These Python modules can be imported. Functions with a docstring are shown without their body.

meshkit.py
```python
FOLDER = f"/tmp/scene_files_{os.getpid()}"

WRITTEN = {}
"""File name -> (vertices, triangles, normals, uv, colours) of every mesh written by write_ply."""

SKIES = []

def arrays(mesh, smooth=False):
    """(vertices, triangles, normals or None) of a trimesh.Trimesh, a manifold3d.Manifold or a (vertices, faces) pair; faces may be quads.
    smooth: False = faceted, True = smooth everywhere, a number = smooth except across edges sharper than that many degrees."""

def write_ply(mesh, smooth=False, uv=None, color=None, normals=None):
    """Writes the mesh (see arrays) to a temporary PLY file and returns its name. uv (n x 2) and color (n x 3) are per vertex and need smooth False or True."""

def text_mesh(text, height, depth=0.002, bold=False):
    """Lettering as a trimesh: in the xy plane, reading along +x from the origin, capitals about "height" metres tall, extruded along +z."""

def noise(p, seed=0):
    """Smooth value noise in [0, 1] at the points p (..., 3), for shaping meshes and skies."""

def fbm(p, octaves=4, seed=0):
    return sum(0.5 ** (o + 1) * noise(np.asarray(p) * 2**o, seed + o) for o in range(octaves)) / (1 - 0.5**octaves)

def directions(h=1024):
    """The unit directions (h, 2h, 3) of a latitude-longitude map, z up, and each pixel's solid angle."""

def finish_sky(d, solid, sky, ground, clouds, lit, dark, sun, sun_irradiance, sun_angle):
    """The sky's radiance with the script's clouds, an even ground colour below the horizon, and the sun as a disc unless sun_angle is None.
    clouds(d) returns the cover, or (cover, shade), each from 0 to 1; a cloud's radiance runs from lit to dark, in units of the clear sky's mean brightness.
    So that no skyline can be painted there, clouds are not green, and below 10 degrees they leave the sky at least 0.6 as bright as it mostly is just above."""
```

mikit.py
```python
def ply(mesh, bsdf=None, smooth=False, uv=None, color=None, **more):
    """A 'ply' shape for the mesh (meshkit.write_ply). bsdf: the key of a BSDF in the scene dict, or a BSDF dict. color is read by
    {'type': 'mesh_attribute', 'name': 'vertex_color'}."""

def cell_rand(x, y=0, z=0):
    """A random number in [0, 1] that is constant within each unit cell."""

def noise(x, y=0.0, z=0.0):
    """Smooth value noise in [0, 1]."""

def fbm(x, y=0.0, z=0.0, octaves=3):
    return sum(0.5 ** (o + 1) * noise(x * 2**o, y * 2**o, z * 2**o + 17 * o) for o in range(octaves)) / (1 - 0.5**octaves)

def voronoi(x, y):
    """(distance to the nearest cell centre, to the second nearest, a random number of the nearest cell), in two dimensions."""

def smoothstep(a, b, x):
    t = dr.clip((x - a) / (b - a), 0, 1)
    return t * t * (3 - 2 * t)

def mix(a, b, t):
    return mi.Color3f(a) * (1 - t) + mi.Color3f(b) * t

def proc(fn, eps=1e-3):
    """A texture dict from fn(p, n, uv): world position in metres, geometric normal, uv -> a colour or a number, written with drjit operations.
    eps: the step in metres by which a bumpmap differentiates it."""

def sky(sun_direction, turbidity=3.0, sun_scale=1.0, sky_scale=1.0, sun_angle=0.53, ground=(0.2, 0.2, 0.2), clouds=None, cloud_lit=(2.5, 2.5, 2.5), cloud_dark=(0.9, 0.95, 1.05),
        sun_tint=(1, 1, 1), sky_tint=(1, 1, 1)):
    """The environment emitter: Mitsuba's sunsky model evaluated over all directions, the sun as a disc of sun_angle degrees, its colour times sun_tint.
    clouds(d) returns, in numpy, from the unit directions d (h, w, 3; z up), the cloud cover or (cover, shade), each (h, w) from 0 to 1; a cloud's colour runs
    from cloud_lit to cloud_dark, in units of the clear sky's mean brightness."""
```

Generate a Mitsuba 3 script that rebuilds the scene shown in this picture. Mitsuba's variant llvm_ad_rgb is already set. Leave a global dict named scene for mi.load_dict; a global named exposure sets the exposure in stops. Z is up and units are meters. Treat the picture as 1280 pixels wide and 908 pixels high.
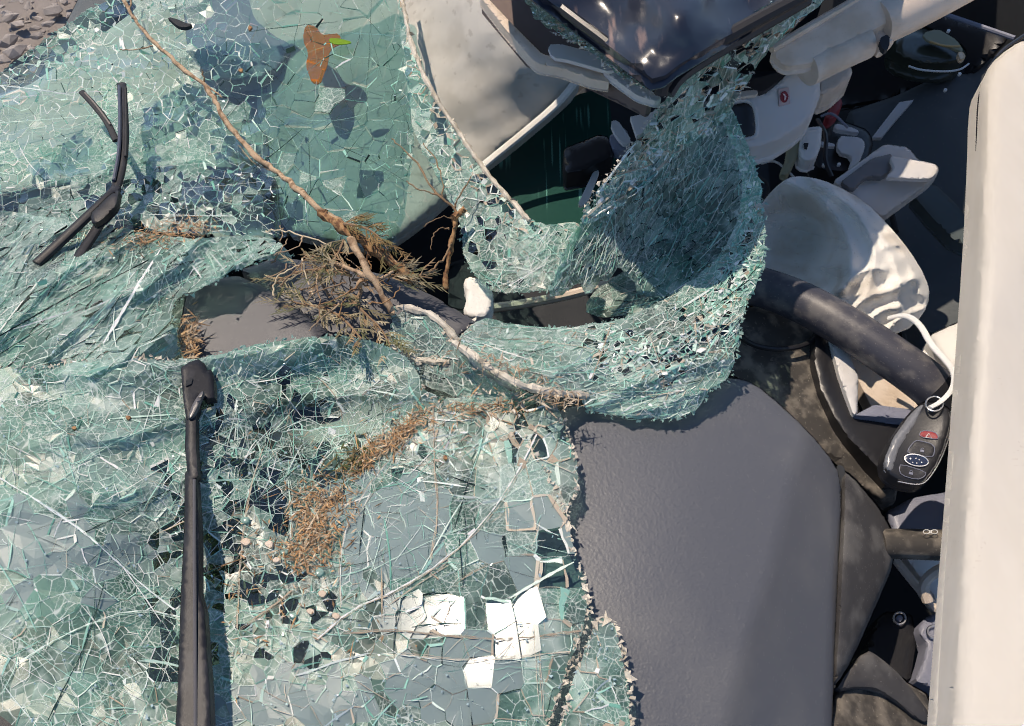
import math, numpy as np, trimesh, mitsuba as mi, drjit as dr, mikit, meshkit, shapely
from mikit import noise, fbm, voronoi, cell_rand, smoothstep, mix
from shapely.geometry import Polygon, LineString, Point
from scipy.spatial import Delaunay, Voronoi
from scipy.interpolate import RBFInterpolator

# ------------------------------------------------------------------ camera, sky, exposure
CAM = np.array([0.0, 0.0, 1.75])
PITCH = math.radians(55)
FOV = 62.0
FWD = np.array([0, math.cos(PITCH), -math.sin(PITCH)])
UP = np.array([0, math.sin(PITCH), math.cos(PITCH)])
RIGHT = np.array([1.0, 0, 0])
K = 2 * math.tan(math.radians(FOV / 2)) / 1280
T = mi.ScalarTransform4f
exposure = 1.72
SUN = (-0.33, 0.32, 0.885)
scene, labels = {'type': 'scene'}, {}
scene['camera'] = {'type': 'perspective', 'fov': FOV, 'fov_axis': 'x', 'near_clip': 0.02, 'far_clip': 2000.0,
                   'to_world': T().look_at(origin=CAM.tolist(), target=(CAM + FWD).tolist(), up=UP.tolist())}
scene['sky'] = mikit.sky(SUN, turbidity=3, sun_scale=.86, sun_tint=(.97, .985, 1.035), ground=(0.2, 0.19, 0.18))

# ------------------------------------------------------------------ helpers
R = np.random.default_rng(7)


def S(p, z):
    """points of the photo's sight lines (1280 x 908 grid) at the heights z above the ground"""
    p = np.atleast_2d(np.asarray(p, float))
    d = FWD + (p[:, :1] - 640) * K * RIGHT - (p[:, 1:2] - 454) * K * UP
    t = (CAM[2] - np.broadcast_to(z, (len(p),))) / -d[:, 2]
    return CAM + t[:, None] * d


def P(x, y, z):
    return S([(x, y)], z)[0]


def zfield(c):
    if np.isscalar(c):
        return lambda p: np.full(len(p), float(c))
    c = np.asarray(c, float)
    if len(c) == 1:
        return lambda p: np.full(len(p), c[0, 2])
    if len(c) == 2:
        d = c[1, :2] - c[0, :2]
        return lambda p: c[0, 2] + np.clip((np.asarray(p) - c[0, :2]) @ d / (d @ d), -.3, 1.3) * (c[1, 2] - c[0, 2])
    q = c[:, :2] - c[:, :2].mean(0)
    sv = np.linalg.svd(q)
    if sv[1][1] < .15 * sv[1][0] or len(c) < 3:
        ax = sv[2][0]
        o = np.argsort(q @ ax)
        return lambda p: np.interp((np.asarray(p) - c[:, :2].mean(0)) @ ax, (q @ ax)[o], c[o, 2])
    f = RBFInterpolator(c[:, :2] / 1000, c[:, 2], kernel='thin_plate_spline', degree=1, smoothing=1e-5)
    return lambda p: f(np.asarray(p, float) / 1000)


def chaikin(pts, n=1, closed=True):
    p = np.asarray(pts, float)
    for _ in range(n):
        q = np.roll(p, -1, 0) if closed else p[1:]
        a = p if closed else p[:-1]
        m = np.stack([a * .75 + q * .25, a * .25 + q * .75], 1).reshape(-1, p.shape[1])
        p = m if closed else np.vstack([p[:1], m, p[-1:]])
    return p


def densify(p, step, closed=True):
    p = np.asarray(p, float)
    q = np.vstack([p, p[:1]]) if closed else p
    out = []
    for a, b in zip(q[:-1], q[1:]):
        n = max(1, int(np.linalg.norm((b - a)[:2]) / step))
        out.append(a + (b - a) * np.arange(n)[:, None] / n)
    if not closed:
        out.append(q[-1:])
    return np.vstack(out)


def slab(outline, z, thick=.01, grid=10, rnd=0, rz=0.0, amp=0, scale=60, sm=1, seed=0, jag=0, holes=(), soft=False, disp=None):
    """a solid whose top follows the heights z over the outline; edges rounded over rnd (px) by rz (m)"""
    o = np.asarray(outline, float)
    if sm:
        o = chaikin(o if soft else densify(o, 11), sm)
    o = densify(o, grid)
    if jag:
        o = o + np.random.default_rng(seed + 5).normal(0, jag, o.shape)
    poly = Polygon(o).buffer(0)
    if poly.geom_type != 'Polygon':
        poly = max(poly.geoms, key=lambda g: g.area)
    ring = np.asarray(poly.exterior.coords)[:-1]
    hr = []
    for h in holes:
        hh = densify(chaikin(h, 1), grid)
        poly = poly.difference(Polygon(hh))
        hr.append(hh)
    x0, y0, x1, y1 = poly.bounds
    gx, gy = np.meshgrid(np.arange(x0 + grid / 2, x1, grid), np.arange(y0 + grid / 2, y1, grid))
    g = np.stack([gx.ravel(), gy.ravel()], 1)
    g = g + np.random.default_rng(seed).uniform(-.25, .25, g.shape) * grid
    pts = shapely.points(g)
    g = g[shapely.contains(poly, pts) & (shapely.distance(poly.boundary, pts) > grid * .45)]
    allp = np.vstack([ring, *hr, g])
    if rnd:  # a close inner ring carries the rounding
        inner = poly.buffer(-rnd * .3)
        for q in getattr(inner, 'geoms', [inner]):
            if not q.is_empty:
                c = densify(np.asarray(q.exterior.coords)[:-1], grid)
                allp = np.vstack([allp, c])
    tri = Delaunay(allp).simplices
    cen = allp[tri].mean(1)
    tri = tri[shapely.contains(poly, shapely.points(cen))]
    zz = zfield(z)(allp)
    if rnd:
        d = np.clip(shapely.distance(poly.boundary, shapely.points(allp)) / rnd, 0, 1)
        zz = zz - rz * (1 - np.sqrt(np.clip(1 - (1 - d) ** 2, 0, 1)))
    if amp:
        zz = zz + amp * (meshkit.fbm(np.stack([allp[:, 0] / scale, allp[:, 1] / scale, np.full(len(allp), seed + .5)], 1), 3, seed) - .5) * 2
    if disp:
        zz = zz + disp(allp, S(allp, zz))
    top = S(allp, zz)
    n = np.cross(top[tri[:, 1]] - top[tri[:, 0]], top[tri[:, 2]] - top[tri[:, 0]])
    fl = (n * (CAM - top[tri[:, 0]])).sum(1) < 0
    tri[fl] = tri[fl][:, ::-1]
    e = np.sort(np.vstack([tri[:, [0, 1]], tri[:, [1, 2]], tri[:, [2, 0]]]), 1)
    full = np.vstack([tri[:, [0, 1]], tri[:, [1, 2]], tri[:, [2, 0]]])
    u, idx, cnt = np.unique(e, axis=0, return_index=True, return_counts=True)
    b = full[idx[cnt == 1]]
    m = len(top)
    bot = top - np.array([0, 0, thick])
    side = np.vstack([np.stack([b[:, 1], b[:, 0], b[:, 0] + m], 1), np.stack([b[:, 1], b[:, 0] + m, b[:, 1] + m], 1)])
    f = np.vstack([tri, tri[:, ::-1] + m, side])
    return trimesh.Trimesh(np.vstack([top, bot]), f, process=False)


from scipy.spatial import cKDTree
_gp = R.uniform([-.05, .0], [.5, .75], (110000, 2))
_gt = cKDTree(_gp)


def leather(amp):
    def f(p, q):
        d, _ = _gt.query(q[:, :2], k=2)
        return amp * np.clip((d[:, 1] - d[:, 0]) / .0008, 0, 1)
    return f


RIDGE = LineString([(1012, 530), (992, 590), (966, 700), (932, 800), (900, 930), (890, 1000)])
_rp = Polygon([(1012, 530), (992, 590), (966, 700), (932, 800), (900, 930), (890, 1000), (1200, 1000), (1200, 480)])


def hood_shape(p, q):
    pt = shapely.points(p)
    s = shapely.distance(RIDGE, pt) * np.where(shapely.contains(_rp, pt), 1, -1)
    drop = np.where(s > 12, s, np.where(s > -12, (s + 12) ** 2 / 48, 0)) * .00040
    return leather(.00024)(p, q) * np.clip(1 - s / 60, .4, 1) - drop


def tube(p, r, sides=10, flat=1.0, cap=True, wob=0, seed=0):
    p = np.asarray(p, float)
    r = np.broadcast_to(np.asarray(r, float), (len(p),))
    t = np.gradient(p, axis=0)
    t /= np.linalg.norm(t, axis=1, keepdims=True) + 1e-12
    a = np.cross(t[0], [0, 0, 1.0])
    if np.linalg.norm(a) < .1:
        a = np.cross(t[0], [1.0, 0, 0])
    fr = []
    for k in range(len(p)):
        a = a - t[k] * (a @ t[k])
        a /= np.linalg.norm(a) + 1e-12
        fr.append(a.copy())
    A = np.array(fr)
    B = np.cross(t, A)
    th = np.arange(sides) * 2 * np.pi / sides
    rr = r[:, None] * np.ones(sides)
    if wob:
        rr = rr * (1 + wob * np.random.default_rng(seed).uniform(-1, 1, rr.shape))
    v = p[:, None] + rr[..., None] * (np.cos(th)[None, :, None] * A[:, None] + flat * np.sin(th)[None, :, None] * B[:, None])
    i, j = np.meshgrid(np.arange(len(p) - 1), np.arange(sides), indexing='ij')
    q = np.stack([i * sides + j, i * sides + (j + 1) % sides, (i + 1) * sides + (j + 1) % sides, (i + 1) * sides + j], -1).reshape(-1, 4)
    f = np.vstack([q[:, [0, 1, 2]], q[:, [0, 2, 3]]])
    v = v.reshape(-1, 3)
    if cap:
        n = len(v)
        v = np.vstack([v, p[:1], p[-1:]])
        k = np.arange(sides)
        f = np.vstack([f, np.stack([(k + 1) % sides, k, k * 0 + n], 1), np.stack([k + n - sides, (k + 1) % sides + n - sides, k * 0 + n + 1], 1)])
    return trimesh.Trimesh(v, f, process=False)


def curve(c, step=8, n=2):
    """control points (px, py, z) -> smooth polyline in space"""
    c = densify(chaikin(c, n, closed=False), step, closed=False)
    return S(c[:, :2], c[:, 2])


def rounded(points, r):
    """hull of small spheres"""
    s = trimesh.creation.icosphere(1, r).vertices
    return trimesh.Trimesh(np.vstack([s + q for q in np.asarray(points)])).convex_hull


def box8(lo, hi, r=.01):
    return rounded([(x, y, z) for x in (lo[0] + r, hi[0] - r) for y in (lo[1] + r, hi[1] - r) for z in (lo[2] + r, hi[2] - r)], r)


cat = trimesh.util.concatenate


def free(key):
    if key not in scene:
        return key
    k = 1
    while f'{key}_{k:03d}' in scene:
        k += 1
    return f'{key}_{k:03d}'


def obj(key, mesh, m, smooth=35, label=None, category=None, group=None, kind=None, **more):
    key = free(key)
    scene[key] = mikit.ply(mesh, m, smooth=smooth, **more)
    d = {k: v for k, v in (('label', label), ('category', category), ('group', group), ('kind', kind)) if v}
    if d:
        labels[key] = d
    return key


def thing(key, label, category, group=None):
    labels[key] = {'label': label, 'category': category, **({'group': group} if group else {})}
    return key


# ------------------------------------------------------------------ materials
def two(b):
    return {'type': 'twosided', 'bsdf': b}


def rgb(*c):
    return {'type': 'rgb', 'value': list(c)}


def plain(c, rough=.5, spec=.5, **k):
    return two({'type': 'principled', 'base_color': rgb(*c) if not isinstance(c, dict) else c, 'roughness': rough, 'specular': spec, **k})


def dusty(base, dust, amount, sc=40, grit=900):
    def fn(p, n, uv):
        a = smoothstep(.42, .75, fbm(p.x * sc, p.y * sc, p.z * sc, octaves=4)) * amount
        g = smoothstep(.80, .90, noise(p.x * grit, p.y * grit, p.z * grit)) * .6
        return mix(base, dust, dr.clip(a + g * amount, 0, 1))
    return mikit.proc(fn)


M = {}
scene['m_hood'] = plain(dusty((.098, .103, .120), (.18, .178, .175), .3, 18, 420), .48, .5)
scene['m_pad'] = plain(dusty((.060, .062, .076), (.12, .12, .125), .25, 25, 500), .5, .5)
scene['m_dustplastic'] = plain(dusty((.060, .057, .058), (.165, .158, .15), .6, 45, 700), .6, .4)
scene['m_mud'] = plain(dusty((.060, .055, .050), (.21, .185, .155), .8, 75, 500), .75, .3)
scene['m_black'] = plain((.018, .018, .021), .38, .5)
scene['m_wiper'] = plain(dusty((.012, .012, .016), (.07, .07, .08), .3, 60, 800), .5, .4)
scene['m_rubber'] = plain((.03, .03, .033), .6, .3)
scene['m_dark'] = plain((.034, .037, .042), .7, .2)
scene['m_carpet'] = plain((.04, .042, .045), .9, .1)
scene['m_rim'] = plain(dusty((.052, .052, .066), (.22, .20, .18), .55, 60, 700), .45, .5)
scene['m_greytrim'] = plain(dusty((.60, .585, .575), (.62, .57, .51), .5, 30), .5, .4)
scene['m_beigetrim'] = plain(dusty((.68, .575, .475), (.55, .44, .33), .8, 35), .65, .3)
scene['m_browntrim'] = plain((.16, .125, .115), .8, .2)
scene['m_door'] = plain(dusty((.095, .110, .118), (.17, .17, .17), .5, 12, 300), .6, .3)
scene['m_whiteplastic'] = plain((.72, .71, .68), .45, .5)
scene['m_olive'] = plain((.30, .29, .19), .6, .3)
scene['m_red'] = plain((.26, .03, .035), .5, .4)
scene['m_metal'] = two({'type': 'roughconductor', 'material': 'Al', 'alpha': .22})
scene['m_bluegrey'] = plain((.20, .21, .27), .45, .5)


def pillar_col(p, n, uv):
    a = fbm(p.x * 60, p.y * 14, p.z * 60, octaves=4)
    c = mix((.545, .505, .44), (.60, .565, .51), a)
    s = smoothstep(.82, .9, noise(p.x * 260, p.y * 600, p.z * 260)) * smoothstep(.5, .7, noise(p.x * 30, p.y * 30))
    return mix(c, (.42, .36, .30), s * .3 * smoothstep(.62, .8, noise(p.x * 14, p.y * 14)))


scene['m_pillar'] = plain(mikit.proc(pillar_col), .5, .4)


def roof_col(p, n, uv):
    s = smoothstep(.60, .78, fbm(p.x * 130, p.y * 22, p.z * 22, octaves=4)) * smoothstep(.45, .65, noise(p.x * 18, p.y * 18))
    return mix((.018, .021, .034), (.20, .14, .12), s)


scene['m_roof'] = plain(mikit.proc(roof_col), .22, .6, clearcoat=.8, clearcoat_gloss=.9)


def cloth_col(p, n, uv):
    a = fbm(p.x * 24, p.y * 24, p.z * 24, octaves=4)
    s = smoothstep(.66, .80, fbm(p.x * 85, p.y * 85, p.z * 85 + 9, octaves=3))
    w = .97 + .03 * noise(p.x * 1400, p.y * 1400, p.z * 1400)
    return mix(mix((.56, .54, .495), (.47, .45, .405), smoothstep(.4, .75, a)), (.20, .17, .13), s * .28) * w


scene['m_cloth'] = plain(mikit.proc(cloth_col), .85, .15)
scene['m_whitecloth'] = plain(dusty((.80, .78, .73), (.55, .45, .33), .5, 24, 500), .85, .15)


def wood_col(p, n, uv):
    a = fbm(p.x * 260, p.y * 260, p.z * 260, octaves=3)
    return mix((.40, .24, .12), (.17, .09, .05), smoothstep(.35, .7, a))


scene['m_wood'] = plain(mikit.proc(wood_col), .8, .15)
scene['m_barewood'] = plain(dusty((.48, .35, .23), (.22, .14, .085), 1.0, 150, 900), .7, .2)
scene['m_twig'] = plain((.27, .18, .11), .8, .2)
scene['m_needle'] = {'type': 'principledthin', 'base_color': {'type': 'mesh_attribute', 'name': 'vertex_color'}, 'roughness': .5, 'diff_trans': .5}
scene['m_chips'] = two({'type': 'principled', 'base_color': {'type': 'mesh_attribute', 'name': 'vertex_color'}, 'roughness': .8, 'specular': .2})
scene['m_orange'] = {'type': 'principledthin', 'base_color': rgb(.98, .24, .05), 'roughness': .5, 'diff_trans': .25}
scene['m_leafgreen'] = {'type': 'principledthin', 'base_color': rgb(.25, .42, .05), 'roughness': .5, 'diff_trans': .6}


def ground_col(p, n, uv):
    a = fbm(p.x * 9, p.y * 9, octaves=5)
    return mix((.20, .175, .16), (.30, .27, .25), a)


scene['m_ground'] = plain(mikit.proc(ground_col), .9, .1)
scene['m_stone'] = plain(dusty((.30, .27, .25), (.44, .40, .37), .8, 22, 200), .85, .2)
# glass
scene['m_clear'] = {'type': 'thindielectric', 'int_ior': 1.5, 'specular_transmittance': rgb(.47, .68, .64)}
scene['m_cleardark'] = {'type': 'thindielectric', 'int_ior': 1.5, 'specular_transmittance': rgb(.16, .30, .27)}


def craze(p):
    """how strongly the ply is crushed: 1 on the fine fracture lines, 0 between them"""
    wx = p.x + .006 * noise(p.x * 90, p.y * 90, p.z * 90)
    wy = p.y + .006 * noise(p.x * 90, p.y * 90 + 40, p.z * 90)
    a, b_, _ = voronoi(wx * 95, wy * 95)
    c, d, _ = voronoi(wx * 260 + 7, wy * 260)
    patch = smoothstep(.38, .62, fbm(p.x * 26, p.y * 26, p.z * 26, octaves=3))
    e1 = 1 - smoothstep(.015, .075, b_ - a)
    e2 = (1 - smoothstep(.02, .16, d - c)) * patch
    dust = .55 * smoothstep(.5, .8, fbm(p.x * 60 + 9, p.y * 60, p.z * 60, octaves=4))
    return dr.clip(dr.maximum(dr.maximum(e1 * .9, e2 * .8), dust), 0, 1)


def glass_col(p, n, uv):
    k = craze(p)
    a = fbm(p.x * 14 + 3, p.y * 14, p.z * 14, octaves=3)
    return mix(mix((.30, .57, .475), (.38, .57, .52), smoothstep(.35, .65, a)), (.86, .95, .90), k)


GLASSCOL = mikit.proc(glass_col)
for k_, s_ in enumerate((.86, .70, .52, .34, .16)):
    scene[f'm_g{k_}'] = {'type': 'principledthin', 'base_color': GLASSCOL, 'roughness': .30 + .02 * k_, 'spec_trans': mikit.proc(lambda p, n, uv, s_=s_: s_ * (1 - .85 * craze(p))), 'diff_trans': .5, 'eta': 1.5}
scene['m_glare'] = {'type': 'principledthin', 'base_color': rgb(.40, .52, .53), 'roughness': .15, 'spec_trans': .40, 'diff_trans': .45, 'eta': 1.5}
scene['m_haze'] = {'type': 'principledthin', 'base_color': rgb(.40, .52, .53), 'roughness': .36, 'spec_trans': .35, 'diff_trans': .45, 'eta': 1.5}
scene['m_milk'] = {'type': 'principledthin', 'base_color': rgb(.52, .745, .665), 'roughness': .2, 'spec_trans': .28, 'diff_trans': .5, 'eta': 1.5}
scene['m_crack'] = {'type': 'principledthin', 'base_color': {'type': 'mesh_attribute', 'name': 'vertex_color'}, 'roughness': .2, 'diff_trans': .35, 'eta': 1.5}
scene['m_glint'] = two({'type': 'principled', 'base_color': rgb(.7, .85, .8), 'roughness': .12, 'specular': 1.0, 'metallic': .6})
scene['m_edge'] = two({'type': 'principled', 'base_color': dusty((.62, .57, .48), (.36, .32, .25), .9, 70, 500), 'roughness': .5, 'specular': .4})
scene['m_edgeglass'] = {'type': 'principledthin', 'base_color': rgb(.50, .72, .66), 'roughness': .15, 'spec_trans': .3, 'diff_trans': .8, 'eta': 1.5}



def green_col(p, n, uv):
    s = smoothstep(.62, .80, noise(p.x * 330, p.y * 14, p.z * 14)) * smoothstep(.4, .7, noise(p.x * 30, p.y * 30))
    return mix((.016, .070, .058), (.12, .32, .27), s)


scene['m_greenglass'] = plain(mikit.proc(green_col), .15, .6)
# ------------------------------------------------------------------ the setting: ground
g = trimesh.creation.box((60, 60, .1))
g.apply_translation((0, 20, -.05))
obj('ground', g, 'm_ground', smooth=False, kind='structure')
peb = []
ico = trimesh.creation.icosphere(1)
for k in range(5000):
    x, y = R.uniform(-2.7, -.85), R.uniform(1.2, 4.2)
    s = R.uniform(.004, .012) * R.lognormal(0, .35)
    h = trimesh.Trimesh(R.normal(0, .55, (9, 3)) * [s * R.uniform(.9, 1.6), s, s * .6] + [x, y, s * .2]).convex_hull
    peb.append(h)
obj('gravel', cat(peb), 'm_stone', smooth=False, label='grey brown gravel scattered over the dusty ground', category='gravel', kind='stuff')
for k, (px, py, s) in enumerate([(66, 14, 26), (12, 20, 22), (20, 30, 16), (10, 52, 24), (24, 32, 20), (18, 66, 26), (108, 5, 18), (46, 45, 16), (88, 20, 15), (5, 74, 18), (35, 8, 14), (60, 30, 14), (40, 62, 14), (80, 3, 14), (120, 12, 13), (-20, 60, 24)]):
    q = P(px, py, .03)
    a = s * .0028
    v = R.normal(0, 1, (16, 3))
    v = v / np.linalg.norm(v, axis=1, keepdims=True) * R.uniform(.75, 1.1, (16, 1)) * [a * R.uniform(.5, .7), a * .42, a * .26]
    c_, s_ = math.cos(k * 1.7), math.sin(k * 1.7)
    v = v @ np.array([[c_, -s_, 0], [s_, c_, 0], [0, 0, 1]])
    obj('stone', trimesh.Trimesh(v + q).convex_hull, 'm_stone', smooth=False,
        label='grey stone lying on the gravel beyond the broken windshield', category='stone', group='stones on the gravel')

# ------------------------------------------------------------------ car body: tub, doors, roof, pillar
body = thing('car_body', 'crushed car body with dark roof, pale front pillar and shadowed cabin', 'car body')
obj(body + '__floor_pan', box8((-.80, -.1, .22), (.86, 2.6, .30)), 'm_carpet')
obj(body + '__door_panel', box8((-.86, -.2, .2), (-.76, 2.6, .80), .03), 'm_door')
obj(body + '__door_panel', box8((.84, -.2, .2), (.94, 2.6, 1.02), .03), 'm_dark')
obj(body + '__firewall', box8((-.80, -.16, .2), (.86, -.02, .92), .03), 'm_dark')
seat = cat([box8((.14, 1.15, .3), (.66, 1.65, .62), .07), box8((.16, 1.55, .45), (.64, 1.8, 1.05), .07)])
obj(body + '__driver_seat', seat, 'm_carpet')
obj(body + '__passenger_seat', cat([box8((-.66, 1.15, .3), (-.14, 1.65, .6), .07), box8((-.64, 1.55, .45), (-.16, 1.8, 1.0), .07)]), 'm_carpet')
roof = slab([(815, 100), (832, 96), (850, 82), (900, 52), (1006, -6), (1070, -90), (1180, -240), (1300, -620), (560, -620), (570, -300), (590, -110), (620, -46), (690, 6)],
            [(820, 100, 1.285), (1010, 0, 1.30), (1100, -170, 1.30), (680, 0, 1.29), (760, 20, 1.275), (850, 20, 1.315), (930, 10, 1.28), (800, -60, 1.31), (400, -160, 1.34), (400, -500, 1.34), (1200, -500, 1.34)],
            .012, 8, 5, .006, .012, 70, sm=0, seed=3)
obj(body + '__roof_panel', roof, 'm_roof', label='dark blue crumpled roof panel with reddish scratches')
# header seams and trim along the roof edge
obj(body + '__roof_seal', tube(curve([(1020, -14, 1.295), (940, 28, 1.285), (880, 62, 1.275), (845, 84, 1.265), (828, 104, 1.255), (826, 118, 1.245)]), .0065, 8), 'm_rubber')
obj(body + '__roof_seal', tube(curve([(1010, 0, 1.28), (950, 35, 1.268), (890, 70, 1.258), (850, 96, 1.25), (836, 118, 1.24)]), .0055, 8), 'm_black')
obj(body + '__roof_seal', tube(curve([(640, -40, 1.285), (700, 10, 1.278), (770, 62, 1.268), (815, 100, 1.26)]), .005, 8), 'm_black')
obj(body + '__header_rail', slab([(600, -4), (640, -20), (700, 40), (760, 74), (818, 118), (812, 128), (780, 112), (720, 84), (690, 72), (660, 66)], [(600, 0, 1.17), (700, 50, 1.19), (815, 120, 1.20)], .02, 6, 3, .004), 'm_browntrim', label='brown inner face of the torn roof rail')
obj(body + '__trim_strip', slab([(598, -6), (606, -6), (640, 30), (678, 68), (706, 74), (735, 84), (756, 94), (764, 104), (740, 100), (700, 86), (672, 81), (664, 74), (630, 36)], [(600, 0, 1.20), (680, 75, 1.205), (780, 100, 1.20)], .012, 5, 3, .003), 'm_beigetrim', label='beige torn headlining edge')
obj(body + '__trim_strip', slab([(684, 56), (700, 55), (742, 66), (775, 84), (762, 90), (735, 82), (706, 74), (690, 72)], 1.212, .004, 5), 'm_greytrim')
obj(body + '__trim_strip', slab([(752, 88), (768, 86), (800, 106), (828, 122), (822, 128), (796, 120), (774, 104)], 1.208, .008, 5, 2, .003), 'm_greytrim')
# the pale front pillar, close to the camera
pil = slab([(1226, 112), (1231, 92), (1247, 70), (1270, 52), (1300, 40), (1420, 20), (1500, 400), (1480, 1000), (1176, 1000), (1184, 880), (1194, 720), (1202, 600), (1212, 440), (1221, 300), (1225, 190)],
           [(1220, 110, 1.10), (1280, 300, 1.125), (1200, 500, 1.105), (1170, 900, 1.12), (1280, 900, 1.145), (1400, 500, 1.11), (1280, 60, 1.10)], .035, 9, 26, .018, .0015, 80, seed=9, soft=True)
obj(body + '__front_pillar', pil, 'm_pillar', label='pale cream front pillar, out of focus and lightly scratched')
obj(body + '__pillar_seal', tube(curve([(1281, 44, 1.07), (1245, 68, 1.075), (1224, 112, 1.075), (1222, 190, 1.08)]), .0025, 8), 'm_black')

# ------------------------------------------------------------------ dashboard
dash = thing('dashboard', 'dark grained dashboard lying bare between the shattered glass sheets', 'dashboard')
obj(dash + '__base_panel', slab([(-160, 330), (230, 345), (420, 350), (600, 400), (760, 480), (920, 470), (1010, 560), (1030, 700), (1030, 1040), (-160, 1040)],
                                [(0, 350, 1.0), (400, 380, 1.0), (900, 480, .98), (300, 700, 1.0), (800, 700, .985), (300, 1000, .985), (1000, 1000, .96), (370, 560, .96)], .09, 14, 10, .01), 'm_black')
obj(dash + '__top_pad', slab([(236, 352), (298, 345), (340, 364), (412, 416), (380, 450), (238, 470), (222, 420)], [(240, 360, 1.05), (410, 415, 1.045), (240, 450, 1.045)], .03, 7, 8, .008), 'm_pad', label='smooth grey pad left of the juniper sprigs')
obj(dash + '__top_pad', slab([(300, 338), (345, 322), (420, 330), (490, 346), (545, 372), (598, 404), (560, 430), (470, 430), (412, 425), (330, 368)], [(320, 340, 1.035), (590, 405, 1.035), (420, 400, 1.03)], .03, 7, 8, .008), 'm_pad', label='grey pad in the shade of the juniper sprigs')
obj(dash + '__instrument_hood', slab([(690, 512), (760, 500), (860, 506), (905, 472), (932, 474), (958, 490), (1010, 538), (1046, 582), (1052, 612), (1048, 720), (1042, 850), (1036, 1000), (700, 1000), (560, 800), (600, 600)],
     [(720, 520, 1.055), (920, 480, 1.045), (1046, 590, 1.032), (1040, 850, 1.036), (860, 600, 1.060), (760, 800, 1.064), (800, 980, 1.06), (600, 800, 1.05)], .05, 1.35, 14, .008, disp=hood_shape, soft=True), 'm_hood', smooth=True,
    label='leather grained instrument hood')
obj(dash + '__side_bezel', slab([(1052, 586), (1066, 594), (1092, 624), (1112, 652), (1120, 682), (1116, 710), (1098, 752), (1066, 824), (1046, 856), (1041, 852), (1047, 760), (1053, 640)],
     [(1052, 590, 1.004), (1050, 850, .985), (1118, 690, .955), (1085, 700, .985)], .05, 6, 12, .012, soft=True), 'm_dustplastic', label='dusty side bezel of the instrument hood')
obj(dash + '__seam', slab([(1046, 580), (1056, 584), (1056, 650), (1050, 770), (1044, 862), (1036, 860), (1042, 760), (1048, 650)], [(1050, 590, .993), (1042, 850, .975)], .02, 5), 'm_dark')
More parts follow.
